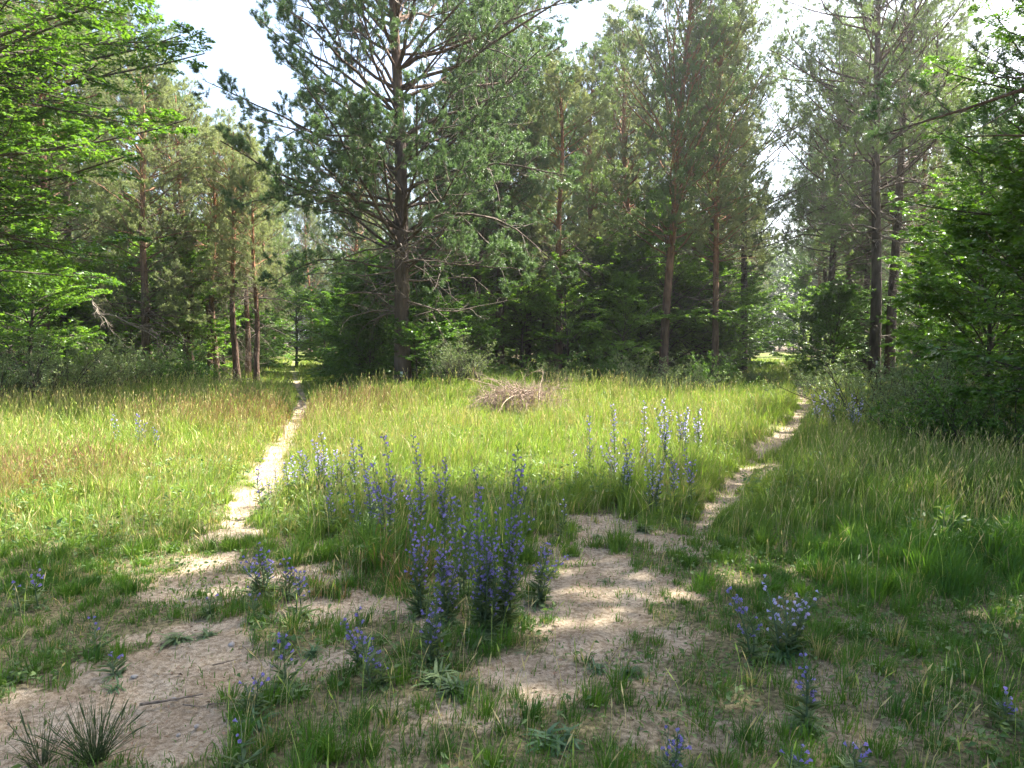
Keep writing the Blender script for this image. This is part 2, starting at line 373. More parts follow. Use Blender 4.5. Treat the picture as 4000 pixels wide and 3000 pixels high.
def trunk_line(H, n, rng, wob, r0, flare=1.35, curve=(0, 0), rtop=.02):
    z = np.linspace(0, H, n); z[0] = -.25
    t = np.clip(z / H, 0, 1)
    P = np.zeros((1, n, 3)); P[0, :, 2] = z
    ph = rng.uniform(0, 6.28, 4)
    P[0, :, 0] = wob * (np.sin(t * 5 + ph[0]) - math.sin(ph[0]) + .5 * np.sin(t * 11 + ph[1]) - .5 * math.sin(ph[1])) * t ** .6 + curve[0] * t ** 1.3
    P[0, :, 1] = wob * (np.sin(t * 5 + ph[2]) - math.sin(ph[2]) + .5 * np.sin(t * 11 + ph[3]) - .5 * math.sin(ph[3])) * t ** .6 + curve[1] * t ** 1.3
    R = r0 * (1 - t) ** .75 + rtop
    R = R * (1 + (flare - 1) * np.exp(-t * H / .55))
    return P, R[None]

def pine(seed, H, cb, Rc, r0, mneed, mbark, dens=1., dead=24, deadz=1.2, curve=(0, 0), wob=.12, sides=12, up=.06, ang0=1.25, ang1=.75, nl=.062, extra=None, whorl=.42, nw=.007, kk=12, bare_len=1.3, fork=None, nb=4.6):
    rng = np.random.default_rng(seed); g = Geo(); f = Geo(); tw_ = Geo()
    T, TR = trunk_line(H, 26, rng, wob, r0, curve=curve); g.tubes(T, TR, sides)
    # live boughs in whorls
    zs = np.arange(cb, H - .25, whorl); zs = zs + rng.uniform(-.12, .12, len(zs))
    tb = []; 
    for z in zs: tb += [z + rng.uniform(-.08, .08)] * int(rng.integers(int(nb) - 1, int(nb) + 1))
    tb = np.array(tb); tt = tb / H; u = (tb - cb) / (H - cb)
    p, tan, r = sample(T, TR, tt[None]); p = p[0]; r = r[0]
    az = rng.uniform(0, 6.283, len(tb)); ang = (ang0 * (1 - u) + ang1 * u) * rng.uniform(.85, 1.15, len(tb))
    prof = 1 - 1.4 * (u - .35) ** 2
    Lb = Rc * prof * rng.uniform(.55, 1.15, len(tb)) + .2
    d = np.stack([np.cos(az) * np.sin(ang), np.sin(az) * np.sin(ang), np.cos(ang)], 1)
    rb = np.clip(np.minimum(r * .45, .007 + Lb * .009), .006, 1)
    A, AR = grow(p, d, Lb, rb, rb * .22 + .002, 9, rng, up * (np.sin(u * 3) + .2), .13)
    if extra is not None:
        for (z, azi, an, ln, rr, upx) in extra:
            pe, te, re = sample(T, TR, np.array([[z / H]]))
            de = np.array([[math.cos(azi) * math.sin(an), math.sin(azi) * math.sin(an), math.cos(an)]])
            B, BR = grow(pe[0], de, np.array([ln]), np.array([rr]), np.array([.008]), 9, rng, upx, .10)
            A = np.concatenate([A, B]); AR = np.concatenate([AR, BR])
    g.tubes(A, AR, 5)
    n2 = max(6, int(8 * min(1.6, Rc / 2.6)))
    B, BR, tB = spawn(A, AR, n2 + 1, .30, 1., .85, lambda t, PL: (.22 + .42 * PL * (1.08 - t)) , 5, rng, .10, .16, rs=.55, rmin=.0035)
    tw_.tubes(B, BR, 3)
    C, CR, tC = spawn(B, BR, 6, .35, 1., .8, lambda t, PL: .10 + .26 * PL * (1.1 - t), 4, rng, .16, .15, rs=.6, rmin=.0025)
    tw_.tubes(C, CR, 3)
    # shoots
    def shoots(Q, QR, per, a, b, keep):
        t = rng.uniform(a, b, (len(Q), per)); pp, tt_, _ = sample(Q, QR, t)
        pp = pp.reshape(-1, 3); tt_ = tt_.reshape(-1, 3); k = rng.uniform(0, 1, len(pp)) < keep
        dd = nrm(tt_ + rng.normal(size=tt_.shape) * .35 + np.array([0, 0, .35]))
        f.needles(pp[k], dd[k], rng, kk, nl, nw, .11)
    shoots(C, CR, max(1, int(round(4 * dens))), .4, 1., 1)
    shoots(B, BR, max(1, int(round(3 * dens))), .7, 1., .95)
    shoots(A, AR, 5, .75, 1., 1)
    # top leader
    # dead lower branches and twigs
    if dead:
        zd = rng.uniform(deadz, cb + 1.2, dead); pd, _, rd = sample(T, TR, (zd / H)[None]); az = rng.uniform(0, 6.283, dead)
        an = rng.uniform(1.2, 1.85, dead)
        dd = np.stack([np.cos(az) * np.sin(an), np.sin(az) * np.sin(an), np.cos(an)], 1)
        Ld = rng.uniform(.35, 1., dead) * bare_len * (1 + (zd > cb * .6))
        D, DR = grow(pd[0], dd, Ld, np.clip(Ld * .011, .006, .03), np.full(dead, .003), 7, rng, -.05, .2)
        tw_.tubes(D, DR, 4)
        E, ER, _ = spawn(D, DR, 6, .2, 1, .9, lambda t, PL: .15 + .35 * PL * (1.1 - t), 5, rng, -.06, .25, rs=.6, rmin=.0028)
        tw_.tubes(E, ER, 3)
        E2, ER2, _ = spawn(E, ER, 2, .3, 1, .8, lambda t, PL: .08 + .4 * PL * (1.1 - t), 4, rng, -.02, .25, rs=.7, rmin=.0025)
        tw_.tubes(E2, ER2, 3)
    return [('trunk', g.mesh('pine_trunk', mbark, True)), ('branches', tw_.mesh('pine_branches', M_PTWIG)), ('crown', f.mesh('pine_crown', mneed))]

def beech(seed, H, Rc, r0, mleaf, dens=1.2, z0=.25, lf=.065, curve=(0, 0), up=.015, drop=0., prof=None, ang=(1.35, .7), nbr=34, tw=9, sides=8, tl=1.):
    rng = np.random.default_rng(seed); g = Geo(); f = Geo()
    T, TR = trunk_line(H, 16, rng, .10, r0, curve=curve, rtop=.008); g.tubes(T, TR, sides)
    u = np.sort(rng.uniform(0, 1, nbr) ** .9); zb = z0 + (H - z0 - .1) * u
    p, _, r = sample(T, TR, (zb / H)[None]); p = p[0]; r = r[0]
    az = np.arange(nbr) * 2.4 + rng.uniform(-.5, .5, nbr); an = (ang[0] * (1 - u) + ang[1] * u) * rng.uniform(.88, 1.12, nbr)
    pr = prof(u) if prof else (1 - u ** 1.6) * (.75 + .25 * np.sin(u * 3)) + .1
    Lb = Rc * pr * rng.uniform(.7, 1.15, nbr) + .15
    an = an + rng.normal(0, .22, nbr)
    d = np.stack([np.cos(az) * np.sin(an), np.sin(az) * np.sin(an), np.cos(an)], 1)
    rb = np.clip(np.minimum(r * .5, .004 + Lb * .0075), .004, 1)
    A, AR = grow(p, d, Lb, rb, rb * .2 + .002, 8, rng, up - drop * np.clip(Lb / Rc, 0, 1), .10, True); g.tubes(A, AR, 5)
    B, BR, _ = spawn(A, AR, tw, .15, 1, .85, lambda t, PL: (.15 + .42 * PL * (1.08 - t)) * tl, 6, rng, -.01 + up * .3, .10, True, .55, .0025); g.tubes(B, BR, 3)
    C, CR, _ = spawn(B, BR, max(3, int(6 * dens)), .12, 1, .8, lambda t, PL: .08 + .36 * PL * (1.1 - t), 4, rng, -.01, .12, True, .6, .002); g.tubes(C, CR, 3)
    def lv(Q, QR, per, a):
        t = a + (1 - a) * (np.arange(per)[None] + rng.uniform(0, 1, (len(Q), per))) / per
        pp, tt, _ = sample(Q, QR, t)
        s = nrm(np.cross(tt, np.array([0, 0, 1.]))) * np.where(np.arange(per) % 2 == 0, 1, -1)[None, :, None]
        dd = nrm(tt * .7 + s * .8 + rng.normal(size=tt.shape) * np.array([.25, .25, .22]) - np.array([0, 0, .12])).reshape(-1, 3)
        upv = nrm(np.array([0, 0, 1.]) + rng.normal(size=dd.shape) * .55)
        n = len(dd); L_ = lf * rng.uniform(.65, 1.2, n)
        f.leaves(pp.reshape(-1, 3), dd, upv, L_, L_ * .62, rng, fold=.12)
    lv(C, CR, 8, .1); lv(B, BR, 12, .2)
    return [('trunk', g.mesh('beech_trunk', M_BEECHBARK, True)), ('crown', f.mesh('beech_crown', mleaf))]

def shrub(seed, H, Rc, mleaf, lf=.03, stems=26, dens=1., wd=.6, spr=.9, mb=None):
    rng = np.random.default_rng(seed); g = Geo(); f = Geo()
    az = rng.uniform(0, 6.283, stems); rr = np.sqrt(rng.uniform(0, 1, stems)) * Rc * .45
    p = np.stack([np.cos(az) * rr, np.sin(az) * rr, np.full(stems, -.05)], 1)
    an = rng.uniform(.05, spr, stems); d = np.stack([np.cos(az) * np.sin(an), np.sin(az) * np.sin(an), np.cos(an)], 1)
    Ls = H * rng.uniform(.6, 1.1, stems) / np.maximum(np.cos(an) ** .5, .55)
    A, AR = grow(p, d, Ls, np.full(stems, .007 + H * .003), np.full(stems, .002), 8, rng, -.02, .14); g.tubes(A, AR, 4)
    B, BR, _ = spawn(A, AR, 9, .15, 1, .8, lambda t, PL: .1 + .32 * PL * (1.1 - t), 5, rng, .03, .18, rs=.6, rmin=.002); g.tubes(B, BR, 3)
    C, CR, _ = spawn(B, BR, max(2, int(4 * dens)), .15, 1, .8, lambda t, PL: .06 + .3 * PL * (1.1 - t), 4, rng, .03, .18, rs=.6, rmin=.0015); g.tubes(C, CR, 3)
    for Q, QR, per in ((C, CR, 6), (B, BR, 5)):
        t = rng.uniform(.05, 1, (len(Q), per)); pp, tt, _ = sample(Q, QR, t)
        dd = nrm(tt * .6 + rng.normal(size=tt.shape) * .7).reshape(-1, 3)
        upv = nrm(np.array([0, 0, 1.]) + rng.normal(size=dd.shape) * .6); n = len(dd); L_ = lf * rng.uniform(.6, 1.25, n)
        f.leaves(pp.reshape(-1, 3), dd, upv, L_, L_ * wd, rng)
    return [('stems', g.mesh('shrub_stems', mb or M_BEECHBARK, True)), ('crown', f.mesh('shrub_crown', mleaf))]

# --- kinds of tree
BIG = pine(11, 15.5, 3.4, 5.0, .205, M_NEEDLE_BLUE, M_BARK_DARK, 1.4, 34, 1.6, sides=16, up=.04, ang0=1.35, ang1=.75, nb=5.6, whorl=.40, bare_len=1.8, nl=.075, nw=.012, kk=17,
           extra=[(6.0, 3.25, 1.2, 5.2, .055, .01), (4.6, 3.0, 1.35, 5.0, .045, -.01), (4.3, 6.1, 1.0, 5.4, .055, -.10), (7.8, 2.9, 1.05, 5.4, .055, .03), (9.4, 3.4, .95, 5.2, .05, .03), (8.6, 6.0, .95, 4.6, .05, .03), (3.6, 5.7, 1.35, 4.0, .04, -.06), (3.4, 3.9, 1.5, 4.0, .04, -.02), (5.2, 3.1, 1.4, 4.6, .045, -.02)])
EDGE_A = pine(21, 15.5, 5.4, 3.3, .16, M_NEEDLE, M_BARK, 1., 22, 1.3, curve=(.3, .2), nl=.068, nw=.013)
EDGE_B = pine(22, 15.0, 5.8, 3.1, .17, M_NEEDLE, M_BARK_DARK, 1., 26, 1.3, curve=(-.5, .2), nl=.068, nw=.013)
RED = pine(23, 16.2, 4.6, 3.8, .155, M_NEEDLE, M_BARK_RED, 1.1, 22, 1.4, curve=(.45, 0), ang0=.95, ang1=.5, up=.05, nl=.068, nw=.013)
WIDE = pine(31, 16., 6.6, 4.2, .175, M_NEEDLE, M_BARK_DARK, .9, 34, 1.6, nb=3.6,
  extra=[(5.6, 3.0, 1.4, 3.6, .04, -.02), (5.2, 2.6, 1.5, 3.2, .035, -.03), (6.2, .4, 1.3, 3.6, .04, .0), (6.0, 5.0, 1.3, 3.0, .04, 0.)], curve=(-.2, .1), nl=.072, nw=.013, bare_len=2., wob=.08)
TALL_A = pine(24, 16., 5.8, 2.8, .15, M_NEEDLE, M_BARK, .9, 40, 1.2, curve=(.2, .1), nl=.072, nw=.015, kk=10)
TALL_B = pine(25, 15.2, 5.4, 2.9, .14, M_NEEDLE_BLUE, M_BARK_DARK, .9, 42, 1., curve=(-.3, .2), wob=.16, nl=.072, nw=.015, kk=10)
TALL_C = pine(26, 15.6, 5.0, 2.7, .13, M_NEEDLE_PALE, M_BARK_RED, .9, 44, .9, curve=(.3, -.2), wob=.2, nl=.072, nw=.015, kk=10)
PALE_A = pine(27, 13.5, 2.6, 3.0, .17, M_NEEDLE_PALE, M_BARK, 1., 36, .8, up=.0, ang0=1.5, ang1=.8, nl=.07, nw=.013, bare_len=2.)
PALE_B = pine(28, 12.2, 3.0, 2.7, .15, M_NEEDLE_PALE, M_BARK_RED, 1., 36, .8, up=.0, ang0=1.45, ang1=.8, nl=.07, nw=.013, bare_len=1.8)
SLIM = pine(29, 10.5, 4.2, 1.9, .12, M_NEEDLE_PALE, M_BARK_RED, .9, 34, .9, up=.02, ang0=1.35, ang1=.8, nl=.07, nw=.012, bare_len=1.3, wob=.14, nb=4.)
HALF = lambda u: .62 + .55 * np.sin(np.clip(u * 3.0 + .2, 0, 3.1)) - .22 * u
BEECH_BIG = beech(41, 12.5, 5.4, .22, M_BEECH, 1.5, 1.9, .09, prof=HALF, nbr=105, tw=17, up=.01, drop=.012, sides=12)
BEECH_BIG2 = beech(42, 10.5, 4.4, .18, M_BEECH_D, 1.2, .3, .085, prof=HALF, nbr=58, tw=12, up=.01, drop=.01, sides=12)
BEECH_M = beech(43, 5.6, 2.9, .07, M_SAP_SUNLIT, 1.2, .2, .115, prof=HALF, nbr=36, tw=10, ang=(1.15, .3), up=.0, drop=.07)
BEECH_D = beech(44, 4.3, 2.6, .06, M_BEECH, 1.2, .08, .115, prof=HALF, nbr=34, tw=10, ang=(1.2, .35), up=.0, drop=.06)
BEECH_S = beech(45, 3.2, 1.8, .035, M_BEECH, 1.2, .06, .095, prof=HALF, nbr=30, tw=8)
BEECH_T = beech(46, 9.0, 2.6, .09, M_BEECH_D, 1.2, .8, .085, prof=HALF, nbr=54, tw=10)
SHRUB_A = shrub(51, 1.5, 1.2, M_SHRUB, .036, 30, 1.2)
SHRUB_B = shrub(52, 1.1, 1.3, M_SHRUB, .034, 30, 1.2, spr=1.1)
SHRUB_G = shrub(53, 1.3, 1.0, M_BEECH, .05, 26, 1., .6)
BROOM = shrub(54, 1.3, .7, M_SHRUB, .03, 34, 1., .25, .5)

R = np.random.default_rng(7)
def rz(): return float(R.uniform(0, 6.283))
# --- named trees, by the foot of each stem in the photograph (2212-wide view) and its distance
def foot(px, d): return ((px * K - 512) / FPX * d, d)
PG = 'pines at the edge of the clearing'
def T(kind, parts, px, d, rot, sc, label, cat='pine', group=PG, lean=(0, 0)):
    x, y = foot(px, d); return place(kind, parts, x, y, rot, sc, label, cat, group, lean)
big = T('pine_tree', BIG, 870, 19.5, 0., 1., 'biggest pine with a thick dark trunk and wide blue green boughs before the wood')
T('pine_tree', EDGE_A, 1080, 27, 1.1, 1., 'straight grey brown pine rising directly behind the brushwood pile')
T('pine_tree', TALL_B, 1141, 28.5, 2.2, .82, 'slender pine with a bowed trunk just to the right of the brushwood pile')
T('pine_tree', RED, 1433, 27, 0., 1., 'pine with orange red upper bark and rising limbs behind the pale blue flower spikes', lean=(0, .01))
T('pine_tree', EDGE_A, 1508, 34, 2., .95, 'left stem of two dark close pines beside the grassy ride')
T('pine_tree', TALL_B, 1523, 33.5, .4, .98, 'right hand leaning stem of two close pines beside the grassy ride', lean=(0, .07))
T('pine_tree', WIDE, 1889, 27, 1.0, 1.08, 'tall pine with a small white paint mark, right of the ride', lean=(0, -.035))
T('pine_tree', WIDE, 1921, 28.5, 3.0, 1.04, 'tall dark unmarked pine right beside the pine with the white mark', lean=(0, -.015))
T('pine_tree', TALL_A, 1277, 31, .3, .86, 'slim dark pine standing behind the bright green young beeches')
T('pine_tree', TALL_C, 1356, 34, 4.3, 1.03, 'slim pale pine seen between the dark slim pine and the orange barked pine')
T('pine_tree', TALL_B, 1383, 40, 2.6, 1.02, 'thin dark pine close behind the orange barked pine')
T('pine_tree', TALL_C, 1322, 38, 5.3, .93, 'thin reddish pine deep behind the bright green young beeches')
T('pine_tree', TALL_A, 1985, 33, 1.7, .97, 'thin pine just behind and right of the two tall dark pines')
T('pine_tree', TALL_C, 2027, 38, 3.9, 1., 'thin reddish pine behind the beeches at the right edge')
T('pine_tree', TALL_B, 1030, 25.5, 3.3, .9, 'slender dark pine left of the straight grey brown pine')
T('pine_tree', SLIM, 1205, 26.5, 2.3, 1.05, 'small slender pine just right of the bowed pine')
T('pine_tree', TALL_C, 1545, 27.5, 5.3, .9, 'slender reddish pine right of the orange barked pine')
T('pine_tree', WIDE, 1605, 35, 1.9, .97, 'wide crowned pine standing on the left side of the ride')
T('pine_tree', WIDE, 1790, 33, 3.9, .93, 'distant pine on the right bank of the grassy ride')
T('pine_tree', TALL_A, 1830, 37, 5.2, .93, 'distant pine between the ride and the two tall dark pines')
LG = 'pines at the left edge of the clearing'
T('pine_tree', PALE_A, 101, 25, .2, 1.06, 'thick crooked pine trunk standing furthest left under the beech boughs', group=LG)
T('pine_tree', EDGE_B, 136, 27, 4.2, .9, 'dark pine trunk just right of the thick crooked one at the left', group=LG)
T('pine_tree', PALE_A, 315, 24.5, 2.4, .78, 'pine with bare drooping dead branches fanning over its foot', group=LG)
T('pine_tree', SLIM, 411, 27, 1.3, 1.0, 'straight reddish pine beside the one with drooping dead branches', group=LG, lean=(0, -.02))
T('pine_tree', SLIM, 455, 29, 3.4, .95, 'dark slim pine left of a pale slim pine near the narrow path', group=LG)
T('pine_tree', SLIM, 468, 27, 4.7, .85, 'pale slim pine touching a dark one near the narrow path', group=LG)
T('pine_tree', SLIM, 511, 26, 5.1, .85, 'leaning dark pine next to the narrow path on its left', group=LG, lean=(0, .04))
T('pine_tree', SLIM, 536, 30, 3.1, .85, 'upright dark pine behind the leaning pine by the narrow path', group=LG)
T('pine_tree', SLIM, 553, 25.5, 2.1, .72, 'very thin dark pine nearest the narrow path on its left', group=LG, lean=(0, .03))
T('pine_tree', PALE_A, 235, 36, 5.6, 1.22, 'tall pale pine whose top shows against the sky at the left', group=LG)
T('pine_tree', EDGE_A, 322, 33, 4.4, .98, 'airy pine with its narrow top against the sky left of the bright gap', group=LG)

# way mark: a blaze painted on two trunks
def blaze(x, y, z, r):
    g = Geo(); th = np.linspace(-.14, .14, 5) - math.pi / 2
    a = np.stack([np.cos(th) * r, np.sin(th) * r, np.zeros(5)], 1); V = np.concatenate([a + [0, 0, -.07], a + [0, 0, .07], a * .93 + [0, 0, -.07], a * .93 + [0, 0, .07]])
    F = [[i, i + 1, i + 6, i + 5] for i in range(4)] + [[i + 11, i + 10, i + 15, i + 16] for i in range(4)] + [[i + 5, i + 6, i + 16, i + 15] for i in range(4)] + [[i + 1, i, i + 10, i + 11] for i in range(4)] + [[0, 5, 15, 10], [4, 14, 19, 9]]
    g.add(V, F); return g.mesh('way_mark', M_WHITE)
M_WHITE = plain_mat('white_paint', (.62, .62, .6), (.8, .8, .78), 40, .7, .1)
b = part('way_mark', blaze(0, 0, 0, .262), big); b.location = (.0, 0, .62)
wm = [o for o in COL.objects if o.get('label', '').startswith('tall pine with a small white')][0]
b = part('way_mark', blaze(0, 0, 0, .20), wm); b.location = (-.02, .0, .75); b.rotation_euler = (0, 0, -1.1)

# --- near trees that frame the clearing
place('beech_tree', BEECH_BIG, -10.2, 11.0, 3.6, 1., 'large bright green beech reaching in from the left edge over the meadow', 'beech')
place('beech_tree', BEECH_BIG2, 9.7, 11.7, 1.2, .70, 'dark leafy beech filling the right edge above the shrubs', 'beech')
place('beech_tree', BEECH_D, 8.2, 10.2, 2.5, .9, 'low dark beech bush at the very right edge in front of the tall one', 'beech')
RIGHTP = pine(61, 12.5, 4.2, 3.7, .2, M_NEEDLE_BLUE, M_BARK, 1.2, 14, 2.5, sides=14, up=.02, ang0=1.4, ang1=.8, nl=.07, nw=.007, kk=20,
              extra=[(5.6, 2.7, 1.3, 5.2, .06, .0), (6.4, 3.4, 1.2, 4.8, .06, .0), (4.9, 2.5, 1.45, 4.4, .05, -.01)])
place('pine_tree', RIGHTP, 8.5, 7.3, 0., 1., 'near pine whose dark boughs hang into the top right corner', 'pine')
NG = 'trees standing to the right of the clearing'
for (x, y, q, r_, s_) in ((8.7, 9.7, EDGE_A, 2.5, 1.08), (6.7, 5.0, TALL_A, 2., 1.08), (7.0, 2.6, TALL_C, 4., 1.08), (9.6, 4.2, EDGE_A, 1., 1.1), (10.6, 6.2, EDGE_B, 1.5, 1.1), (6.4, .9, TALL_B, 1.3, 1.1), (9.2, 1.2, EDGE_A, .3, 1.), (12.8, 6.4, BEECH_BIG2, 3., 1.),
    (9.8, -3.2, BEECH_BIG, 5., .9), (13.6, 14.4, BEECH_BIG2, 2., 1.), (16.2, 17.0, EDGE_B, 1., 1.), (13.2, 11.9, BEECH_BIG2, 4., .95), (12.9, 9.6, BEECH_BIG2, .7, .9)):
    bt = q in (BEECH_BIG2, BEECH_T, BEECH_BIG)
    place('beech_tree' if bt else 'pine_tree', q, x, y, r_, s_, 'beech standing just outside the right edge and shading the foreground' if bt else 'pine standing just outside the right edge and shading the foreground', 'beech' if bt else 'pine', NG)

# --- young beeches and shrubs
UG = 'young beeches in front of the wood'
def U(parts, px, d, sc, label, kind='beech_tree', cat='beech', group=UG):
    x, y = foot(px, d); return place(kind, parts, x, y, rz(), sc, label, cat, group)
place('beech_tree', BEECH_BIG, -12.4, 13.8, 1.2, 1.05, 'second large beech just behind the one reaching in at the left', 'beech')
U(BEECH_D, 805, 24, .8, 'dark young beech just left of the biggest pine')
U(BEECH_D, 760, 27, .7, 'dark low beech beside the narrow path on its right')
U(BEECH_D, 825, 25.5, .75, 'shaded beech right behind the biggest pine trunk')
U(BEECH_S, 940, 20.5, .8, 'thin beech sapling with pale shining leaves right of the biggest pine foot')
U(BEECH_S, 905, 19.3, .55, 'very small leafy sapling touching the biggest pine trunk')
U(BEECH_S, 990, 22, .8, 'light green sapling left of the brushwood pile')
U(BEECH_M, 1290, 29.5, .85, 'bright green young beech in the sun behind the slim dark pine')
U(BEECH_M, 1215, 30, .8, 'dark green young beech right of the bowed pine')
U(BEECH_D, 1330, 29.5, .95, 'broad dark young beech behind the pale blue flower spikes')
U(BEECH_M, 1385, 31, .9, 'bright young beech just left of the orange barked pine')
U(BEECH_D, 1490, 31, .8, 'young beech right of the orange barked pine')
U(BEECH_M, 1535, 37, .85, 'young beech with shining leaves at the left corner of the ride')
U(BEECH_D, 1560, 34, .65, 'low dark beech at the foot of the two close pines')
U(BEECH_D, 1825, 33, .7, 'dark layered beech at the right corner of the ride')
U(BEECH_D, 1790, 29, .5, 'small layered beech with light tips at the foot of the two tall dark pines')
U(BEECH_M, 1860, 36, .95, 'taller beech behind the two tall dark pines')
U(BEECH_M, 2045, 24, .8, 'sunlit beech right of the two tall dark pines')
U(BEECH_T, 2110, 20, .85, 'tall bright beech left of the dark right edge beech')
U(BEECH_M, 2110, 17.5, .7, 'beech with pale shining leaves behind the grey green shrub')
U(BEECH_D, 2135, 14.5, .85, 'dark beech bush behind the right edge beech')
U(BEECH_M, 70, 19, .7, 'yellow green sunlit beech beneath the large beech at the left')
U(BEECH_D, 15, 21, .75, 'dark green beech at the far left edge behind the shrubs')
U(BEECH_M, 230, 28, .7, 'green beech behind the shrubs at the left, between two pine trunks')
U(BEECH_D, 360, 30, .8, 'dark beech behind the pine with drooping dead branches')
U(BEECH_D, 545, 33, .6, 'green beech on the left bank of the narrow path')
U(BEECH_M, 765, 33, .8, 'light green beech on the right bank of the narrow path')
U(BEECH_D, 480, 33, .8, 'dark beech behind the slim pines near the narrow path')
for k_, (px_, d_, s_, lab_) in enumerate([(775, 22.5, .45, 'low beech bush at the right bank where the narrow path enters the wood'), (800, 22, .5, 'low shaded beech bush touching the left of the biggest pine'),
    (1010, 26, .95, 'green beech between the biggest pine and the straight pine'), (1050, 30, 1.1, 'tall green beech behind the straight pine of the brushwood pile'), (1175, 30, .9, 'beech far behind the brushwood pile between two pine trunks'),
    (1235, 33, .7, 'shaded beech well right of the brushwood pile'), (1345, 32, .7, 'small shaded beech touching the broad dark beech'), (1370, 29, .8, 'leafy beech just left of the orange barked pine foot'),
    (1440, 29, 1.05, 'tall leafy beech directly behind the orange barked pine'), (1500, 30, .8, 'leafy beech just right of the orange barked pine foot'), (1545, 30.5, .8, 'shining beech in front of the two close pines'),
    (1565, 35, .55, 'low beech at the left edge of the ride'), (1130, 31, 1.15, 'tall green beech behind the bowed pine'), (885, 27, 1.0, 'green beech close behind the trunk of the biggest pine'), (700, 40, .6, 'far beech closing the end of the narrow path')]):
    U([BEECH_M, BEECH_D][k_ % 2], px_, d_, s_, lab_)
U(BEECH_D, 1800, 27, .72, 'dark layered beech left of the two tall dark pines')
U(BEECH_D, 1755, 35, .6, 'low dark beech at the right edge of the ride, farther back')
U(SHRUB_B, 1080, 22, .9, 'grey green shrub behind the brushwood pile', 'shrub', 'shrub', 'low shrubs along the edge of the wood')
U(SHRUB_G, 1180, 22.5, .9, 'bright green shrub right behind the brushwood pile', 'shrub', 'shrub', 'low shrubs along the edge of the wood')
U(SHRUB_G, 1270, 23, 1.1, 'bright green shrub before the dark broad beech', 'shrub', 'shrub', 'low shrubs along the edge of the wood')
U(SHRUB_G, 1550, 24, 1.0, 'bright green shrub left of the ride entrance', 'shrub', 'shrub', 'low shrubs along the edge of the wood')
U(SHRUB_G, 770, 21, .8, 'bright green shrub left of the biggest pine foot', 'shrub', 'shrub', 'low shrubs along the edge of the wood')
for px_, d_, sc_, lb_ in ((640, 44, 1.0, 'young beech far down the narrow path, closing its view'), (1130, 27, .75, 'young beech with light leaves behind the brushwood pile'), (1225, 26.5, .7, 'light leaved young beech right of the bowed pine'), (1345, 26, .6, 'light leaved young beech left of the orange barked pine'),
    (1620, 46, .9, 'young beech far down the ride on its left edge'), (1735, 44, .9, 'young beech far down the ride on its right edge'), (1400, 32, 1.2, 'tall airy beech left behind the orange barked pine'), (1010, 31, 1.1, 'tall airy beech left behind the straight grey brown pine')):
    U(BEECH_M, px_, d_, sc_, lb_)
U(SHRUB_G, 375, 19.5, 1., 'small dark green bush standing alone in the grass left of the narrow path', 'shrub', 'shrub', None)
SG = 'low shrubs along the edge of the wood'
U(SHRUB_A, 40, 16.5, 1.35, 'grey green shrub furthest left before the wood', 'shrub', 'shrub', SG)
U(SHRUB_B, 130, 17.5, 1.4, 'wide grey green shrub below the thick crooked pine', 'shrub', 'shrub', SG)
U(SHRUB_B, 225, 18.5, 1.3, 'pale low shrub left of the small lone bush', 'shrub', 'shrub', SG)
U(SHRUB_A, 300, 21.5, 1.2, 'pale shrub at the foot of the pine with drooping branches', 'shrub', 'shrub', SG)
U(SHRUB_G, 460, 24.5, .6, 'tiny green shrub at the foot of the slim pale pine', 'shrub', 'shrub', SG)
U(BROOM, 985, 18.4, 1.15, 'yellow green broom bush left of the brushwood pile', 'shrub', 'broom', SG)
U(BROOM, 1215, 18.6, .75, 'small green broom bush right of the brushwood pile', 'shrub', 'broom', SG)
U(SHRUB_A, 1390, 21.0, .9, 'grey shrub under the orange barked pine, left one of two', 'shrub', 'shrub', SG)
U(SHRUB_B, 1465, 20.2, 1.0, 'grey shrub under the orange barked pine, right one of two', 'shrub', 'shrub', SG)
U(SHRUB_B, 1790, 21.5, .9, 'low pale bush beside the ride in front of the layered beech', 'shrub', 'shrub', SG)
U(SHRUB_A, 1925, 13.0, 1.25, 'wide pale leaved shrub at the right before the dark beech', 'shrub', 'shrub', SG)
U(SHRUB_B, 2030, 11.6, 1.1, 'pale leaved shrub nearest the right edge, at the end of the meadow', 'shrub', 'shrub', SG)
U(SHRUB_G, 2120, 10.2, 1.0, 'dark green low bush under the right edge beech', 'shrub', 'shrub', SG)
U(SHRUB_A, 1985, 17.0, .95, 'shining pale shrub behind the wide pale leaved one', 'shrub', 'shrub', SG)
U(SHRUB_B, 1640, 27, .6, 'small shrub on the left bank of the ride', 'shrub', 'shrub', SG)

# --- the wood behind, tree by tree
placed = [(o.location.x, o.location.y) for o in COL.objects if o.type == 'EMPTY' and o.get('category') == 'pine']
def blocked(x, y, m):
    if y > 46: m = m - .9
    if abs(x - (1 + .357 * y)) < 1.3 + m * .7 and y > 8: return True
    if abs(x + .300 * y) < 1.0 + m * .5 and y > 8: return True
    return False
def front(x, y):
    """where the wood begins"""
    if x < -.3 * y: return 25 if x < -10 else 28
    if x < 1 + .357 * y: return 29
    return 24 if x < 14 else 16
SKX = [-400, 0, 250, 330, 345, 400, 450, 520, 640, 700, 800, 1000, 1160, 1200, 1290, 1340, 1420, 1600, 1680, 1740, 1800, 1850, 2600]
SKY = [-300, -200, -100, 30, 120, 200, 250, 290, 345, 330, 200, 50, 60, 200, 150, 30, -50, -20, 100, 130, 60, -50, -200]
def cap(x, y):
    px = (x / y * FPX + 512) / K
    return CAM_H + (HOR - K * np.interp(px, SKX, SKY)) / FPX * y
